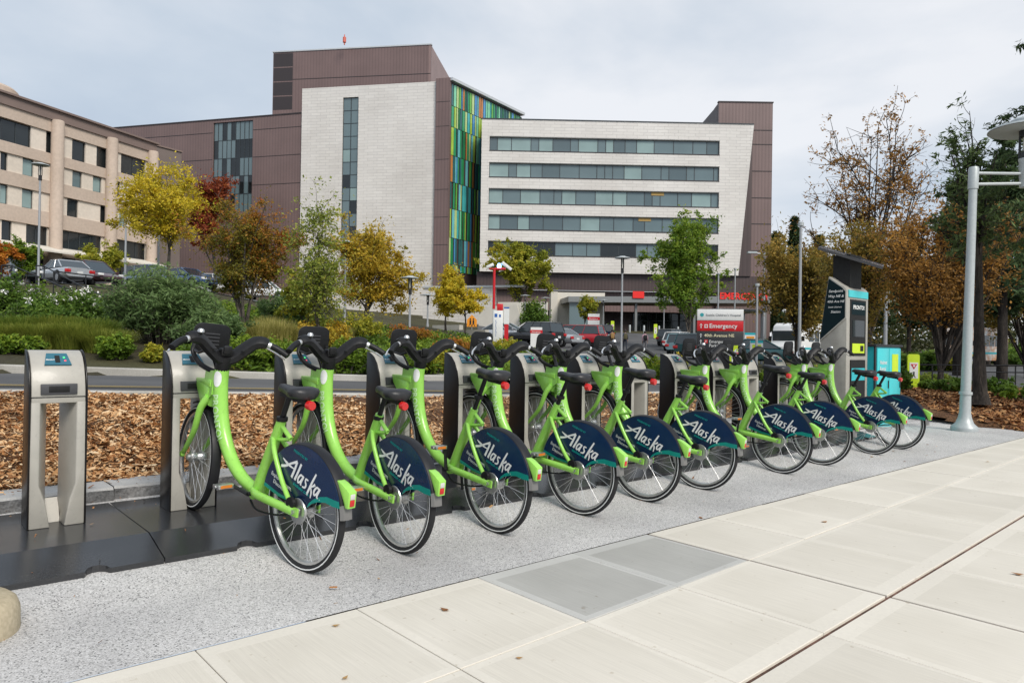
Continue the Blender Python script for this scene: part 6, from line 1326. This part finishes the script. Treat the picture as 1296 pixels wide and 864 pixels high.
def make_car(kind):
    K = KIND[kind]; W = K['W']/2; L = K['L']/2; bl = K['belt']; cab = K['cab']; parts = []
    zb = .26 if kind in ('sedan',) else .36
    ys = np.linspace(-L, L, 19); vs = []; n = 0
    for y in ys:
        zt_ = np.interp(y, [p[0] for p in bl], [p[1] for p in bl]); k = 1-.13*max(0, (abs(y)/L-.75)/.25)**2; w = W*k
        lo = zb+.12*max(0, (abs(y)/L-.85)/.15); loop = [(w*.80, lo), (w*.97, lo+.10), (w, (lo+zt_)*.5), (w*.96, zt_-.10), (w*.86, zt_-.01), (w*.4, zt_+.03), (-w*.4, zt_+.03), (-w*.86, zt_-.01), (-w*.96, zt_-.10), (-w, (lo+zt_)*.5), (-w*.97, lo+.10), (-w*.80, lo)]
        n = len(loop); vs += [(a, y, c) for a, c in loop]
    mb = MB().add(vs, [(i*n+k, i*n+(k+1) % n, (i+1)*n+(k+1) % n, (i+1)*n+k) for i in range(len(ys)-1) for k in range(n)]+[tuple(range(n)), tuple(range((len(ys)-1)*n, len(ys)*n))])
    parts.append(('body', mb, 'paint', dict(smooth=True, angle=50)))
    (y0, z0), (y1, z1), (y2, z2), (y3, z3) = cab; wt = W*.74; wb_ = W*.90
    gl = MB().add([(-wb_, y0, z0), (wb_, y0, z0), (wb_, y3, z3), (-wb_, y3, z3), (-wt, y1, z1), (wt, y1, z1), (wt, y2, z2), (-wt, y2, z2)], [(0,1,5,4), (1,2,6,5), (2,3,7,6), (3,0,4,7), (4,5,6,7)])
    parts.append(('windows', gl, M_wind, {}))
    rf = MB().prism([(-wt-.03, 0), (wt+.03, 0), (wt*.6, .05), (-wt*.6, .05)], 0, 1, 'y'); rv = []
    rf = MB().add([(-wt-.03, y1-.05, z1-.02), (wt+.03, y1-.05, z1-.02), (wt+.03, y2+.06, z2-.02), (-wt-.03, y2+.06, z2-.02), (-wt*.8, y1+.05, z1+.05), (wt*.8, y1+.05, z1+.05), (wt*.8, y2-.05, z2+.05), (-wt*.8, y2-.05, z2+.05)], [(0,1,2,3), (4,5,6,7), (0,1,5,4), (1,2,6,5), (2,3,7,6), (3,0,4,7)])
    parts.append(('roof', rf, 'paint', dict(smooth=True, angle=60)))
    pil = []
    for s in (-1, 1):
        for f in (0, .36, .66, 1):
            yb, yt = y0+(y3-y0)*f, y1+(y2-y1)*f; zb0 = z0+(z3-z0)*f; zt0 = z1+(z2-z1)*f; pil.append(MB().tube([(s*(wb_-.012), yb, zb0), (s*(wt-.005), yt, zt0)], .04 if f in (0, 1) else .028, 5))
    parts += [('pillar', q, 'paint', {}) for q in pil]
    return K, parts, zb
CARS = {}
def car(kind, mat, px, D, head, label, group):
    if kind not in CARS:
        K, ps, zb = make_car(kind); L, W = K['L']/2, K['W']/2; me = {}
        CARS[kind] = (K, [(nm, mb.mesh(nm, **{**dict(smooth=False), **{k: v for k, v in kw.items() if k in ('smooth', 'angle')}}), m) for nm, mb, m, kw in ps], zb,
                      MB().lathe([(0, -.11), (.30, -.11), (.335, -.07), (.335, .07), (.30, .11), (0, .11)], 22, 'x').mesh('tyre', True), MB().lathe([(0, -.118), (.20, -.118), (.215, -.10), (.215, .10), (.20, .118), (0, .118)], 18, 'x').mesh('rim', True), MB().lathe([(0, -.105), (.40, -.105), (.40, .105), (0, .105)], 22, 'x').mesh('arch'))
    K, ps, zb, ty, rm, ar = CARS[kind]; L, W = K['L']/2, K['W']/2
    b = stand(px, D); b.z += .055; hv = rh*head[0]+fh*head[1]; o = empty('parked_car', b, math.atan2(hv.y, hv.x)-math.pi/2, label, 'car', group)
    for nm, me, m in ps:
        if m == 'paint': me = me.copy(); me.materials.clear(); me.materials.append(mat)
        link(nm, me, m if m != 'paint' else None, o)
    for sx in (-1, 1):
        for y in (-L*.60, L*.62):
            w = link('wheel', ty, M_tyre, o, Matrix.Translation((sx*(W-.10), y, .335))); link('rim', rm, M_rimm, w); link('wheel_arch', ar, M_arch, o, Matrix.Translation((sx*(W-.095), y, .37)))
        tb_ = np.interp(-L, [p[0] for p in K['belt']], [p[1] for p in K['belt']])
        MB().box((sx*W*.74, -L+.02, tb_-.16), (.34, .10, .20)).build('tail_light', M_tail, o, bevel=.03); MB().box((sx*W*.70, L-.05, .66 if kind == 'sedan' else .78), (.36, .14, .15)).build('headlight', M_head, o, bevel=.03)
        MB().box((sx*(W+.07), K['cab'][3][0]-.25, K['cab'][3][1]+.06), (.18, .10, .13)).build('mirror', mat, o, bevel=.02)
    MB().box((0, -L-.005, .62), (.32, .02, .15)).build('number_plate', M_plate_, o); MB().box((0, L-.02, .50), (W*1.1, .06, .14)).build('grille', M_arch, o)
    return o
g1_ = 'cars in the upper car park'; g2_ = 'cars in the entrance car park'
P_ = {k: paint(k, c, m) for k, c, m in (('silver', (.50, .52, .54), .5), ('maroon', (.075, .018, .022), .3), ('darkgreen', (.03, .045, .045), .3), ('blue', (.05, .10, .20), .4), ('steel', (.16, .22, .28), .5), ('white', (.75, .75, .74), 0), ('black', (.02, .021, .024), .2), ('grey', (.28, .28, .27), .5), ('red', (.42, .012, .02), .2), ('navy', (.012, .022, .07), .3), ('lightblue', (.24, .38, .42), .3), ('teal', (.02, .08, .09), .3), ('darkgrey', (.10, .105, .11), .4))}
for a in (('sedan', 'silver', 80, 44, (-.80, .6), 'silver sedan with red tail lights behind the handrail', g1_), ('van', 'maroon', 114, 48.5, (.85, -.5), 'dark maroon van beside the silver sedan', g1_), ('sedan', 'darkgreen', 28, 45, (.7, -.7), 'dark car with pale headlights under the lamp post', g1_), ('suv', 'steel', 195, 51, (.9, -.4), 'steel blue car behind the yellow tree', g1_), ('sedan', 'blue', 238, 50, (.9, -.45), 'blue sedan right of the steel blue car', g1_), ('suv', 'white', 290, 58, (.9, .2), 'white car behind the many stemmed tree', g1_), ('suv', 'white', 335, 57, (1, 0), 'second white car, half hidden by the aspen', g1_),
          ('sedan', 'silver', 642, 55, (.9, -.35), 'silver sedan behind the help point', g2_), ('van', 'white', 672, 64, (-1, .1), 'long white van behind the silver sedan', g2_), ('suv', 'black', 676, 53, (-.75, .65), 'black car with red tail lights beside the small sign', g2_), ('sedan', 'silver', 702, 56, (-.7, .7), 'silver sedan in front of the red pickup', g2_), ('pickup', 'red', 722, 61, (-.9, .42), 'red pickup with a covered bed', g2_), ('suv', 'white', 735, 68, (-.8, .6), 'white car behind the red pickup', g2_), ('suv', 'darkgrey', 741, 73, (-.6, .8), 'dark grey car beyond the red pickup', g2_), ('suv', 'navy', 753, 77, (-.5, .85), 'dark blue car beside the far red and white sign', g2_),
          ('suv', 'darkgrey', 852, 73, (.6, .8), 'dark car at the far end of the row by the entrance', g2_), ('suv', 'white', 862, 66, (.6, .8), 'white car left of the hospital sign', g2_), ('suv', 'lightblue', 870, 56, (.6, .8), 'pale blue car left of the hospital sign', g2_), ('suv', 'teal', 884, 49, (.6, .8), 'dark teal car behind the hospital sign', g2_), ('sedan', 'teal', 945, 40, (-.9, .3), 'dark teal car by the bus shelter', g2_)):
    car(a[0], P_[a[1]], a[2], a[3], a[4], a[5], a[6])
# shuttle buses
def bus(px, D, head, Lb, label, art=False):
    b = stand(px, D); b.z += .055; hv = rh*head[0]+fh*head[1]; o = empty('shuttle_bus', b, math.atan2(hv.y, hv.x)-math.pi/2, label, 'bus'); W = 1.15; H = 2.95; L = Lb/2
    prof = [(-L, .45), (-L, H-.15), (-L+.15, H), (L-1.35, H), (L-.95, H-.22), (L-.55, 1.45), (L-.05, 1.15), (L, .45)]
    m_ = M_signw
    if art:
        m_ = mixnoise('autumn_leaf_wrap', [((.75,.74,.70),(.75,.74,.70)), ((1,1,1),(.75,.30,.06))], [.8, 2.6], rough=.4, bump=0, weights=[1, .85])
    body = MB().prism(prof, -W, W, 'x').build('body', m_, o, bevel=.06)
    MB().bb(-W*.88, W*.88, L-.75, L-.69, 1.55, 2.35).build('windscreen', M_wind, o, M=Matrix.Translation((0, .10, 0)) @ Matrix.Rotation(0, 4, 'X'))
    for s in (-1, 1):
        for k in range(5):
            y0 = -L+.5+k*(Lb-2.4)/5; MB().bb(s*W-.01*s, s*(W+.012), y0, y0+(Lb-2.4)/5-.12, 1.55, 2.35).build('side_window', M_wind, o)
        MB().bb(s*W, s*(W+.006), -L+.1, L-.9, .95, 1.10).build('stripe', M_tealc, o)
        for y in (-L*.55, L*.62):
            w = MB().lathe([(0, -.13), (.36, -.13), (.40, -.08), (.40, .08), (.36, .13), (0, .13)], 20, 'x').build('wheel', M_tyre, o, smooth=True, M=Matrix.Translation((s*(W-.08), y, .40))); MB().lathe([(0, -.138), (.2, -.138), (.2, .138), (0, .138)], 14, 'x').build('rim', M_rimm, w)
        MB().box((s*.85, L-.02, .85), (.32, .08, .2)).build('headlight', M_head, o, bevel=.02); MB().box((s*1.32, L-.75, 1.75), (.2, .1, .36)).build('mirror', M_arch, o); MB().box((s*.95, -L-.01, 1.0), (.2, .04, .4)).build('tail_light', M_tail, o)
    MB().bb(-.6, .6, -L-.015, -L+.01, 1.6, 2.4).build('rear_window', M_wind, o); MB().bb(-.9, .9, -L-.016, -L+.005, 2.55, 2.70).build('rear_stripe', plain('green_stripe', (.02, .22, .12), .4), o); MB().bb(-W*.9, W*.9, L-.06, L+.06, .42, .66).build('bumper', M_arch, o)
bus(1016, 56, (-.75, -.66), 6.8, 'white shuttle bus with teal stripe parked beyond the bus shelter'); bus(1228, 55, (-.85, -.5), 6.4, 'white shuttle bus with orange leaf pattern on the side road', True)

# ------------------------------------------------------------------ people walking to the entrance
M_skin = plain('skin', (.42, .26, .19), .6); M_hair = plain('dark_hair', (.02, .014, .010), .6)
def person(px, D, shirt, trousers, label, step=.16, bag=None, arm=.1):
    b = stand(px, D); b.z += .055; H = 1.74; V = []; E = []; Rr = []
    def ad(p, r, to=None):
        V.append(p); Rr.append(r)
        if to is not None: E.append((to, len(V)-1))
        return len(V)-1
    pel = ad((0, 0, .95), .145); wst = ad((0, 0, 1.12), .125, pel); ch = ad((0, .01, 1.30), .15, wst); nk0 = ad((0, 0, 1.44), .085, ch); nk = ad((0, .01, 1.52), .052, nk0); hd0 = ad((0, .02, 1.58), .075, nk); hd = ad((0, .015, 1.645), .088, hd0); ad((0, .01, 1.70), .062, hd)
    for s in (-1, 1):
        sh = ad((s*.17, 0, 1.40), .062, nk0); el = ad((s*.225, -.02+s*arm*.3, 1.14), .045, sh); wr = ad((s*.215, .05+s*arm, .93), .032, el); hn = ad((s*.21, .06+s*arm, .86), .034, wr)
        for q, (dx, dy, L_) in enumerate(((-.018, .02, .085), (-.006, .012, .095), (.006, .0, .09), (.018, -.012, .075), (.0, .035, .05))): f1 = ad((s*.21+dx, .06+s*arm+dy, .83), .010, hn); ad((s*.205+dx, .075+s*arm+dy, .86-L_-.03), .008, f1)
        hp_ = ad((s*.095, 0, .88), .095, pel); kn = ad((s*.10, s*step*.5+.03, .50), .066, hp_); an_ = ad((s*.10, s*step-.02, .10), .045, kn); hl = ad((s*.10, s*step-.04, .045), .042, an_); ad((s*.11, s*step+.13, .035), .036, hl)
    me = bpy.data.meshes.new('body'); me.from_pydata(V, E, []); o = bpy.data.objects.new('tmp', me); COL.objects.link(o)
    o.modifiers.new('s', 'SKIN'); sv = me.skin_vertices[0].data
    for i, r in enumerate(Rr): sv[i].radius = (r, r*.85 if i < 4 else r)
    sv[0].use_root = True; o.modifiers.new('u', 'SUBSURF').levels = 1
    bpy.context.view_layer.update(); m2 = bpy.data.meshes.new_from_object(o.evaluated_get(bpy.context.evaluated_depsgraph_get())); bpy.data.objects.remove(o)
    root = empty('person', b, YAW-math.pi/2, label, 'person', 'people walking to the entrance')
    m2.materials.clear(); [m2.materials.append(m) for m in (M_skin, shirt, trousers, M_blk)]
    for p in m2.polygons:
        c = p.center; p.material_index = 3 if c.z < .09 else 2 if c.z < .97 and abs(c.x) < .195 else 1 if c.z < 1.50 and not (abs(c.x) > .17 and c.z < 1.0) else 0
        p.use_smooth = True
    link('body', m2, None, root)
    MB().lathe([(.0, 1.775), (.06, 1.765), (.098, 1.71), (.104, 1.65), (.09, 1.60), (.07, 1.57), (0, 1.56)], 16, 'z', (0, -.012, 0)).build('hair', M_hair, root, smooth=True)
    if bag:
        bo = MB().prism([(q[0], q[1]+1.22) for q in roundrect(.30, .46, .09)], -.30, -.14, 'y', taper=1.0).build('backpack', bag, bevel=.03)
        bo.location = b; bo.rotation_euler = (0, 0, YAW-math.pi/2); tag(bo, 'backpack on the back of the person in the %s' % ('pink shirt' if 'pink' in label else 'dark blue jacket' if 'blue' in label else 'plaid shirt'), 'backpack')
    return root
person(774.5, 62, plain('plaid_shirt', (.20, .13, .10), .8, var=.5, scale=25), plain('khaki', (.16, .13, .09), .8), 'person in a brown plaid shirt walking away', .14, plain('tan_pack', (.30, .18, .06), .8)); person(791, 58, plain('navy_jacket', (.035, .05, .085), .8), plain('dark_jeans', (.03, .035, .05), .8), 'person in a dark blue jacket with a small bag', -.12, plain('green_pack', (.08, .07, .03), .8)); person(816, 58, plain('pink_shirt', (.55, .33, .40), .8), plain('grey_trousers', (.16, .16, .17), .8), 'person in a pink shirt with a black backpack', .12, M_blk)
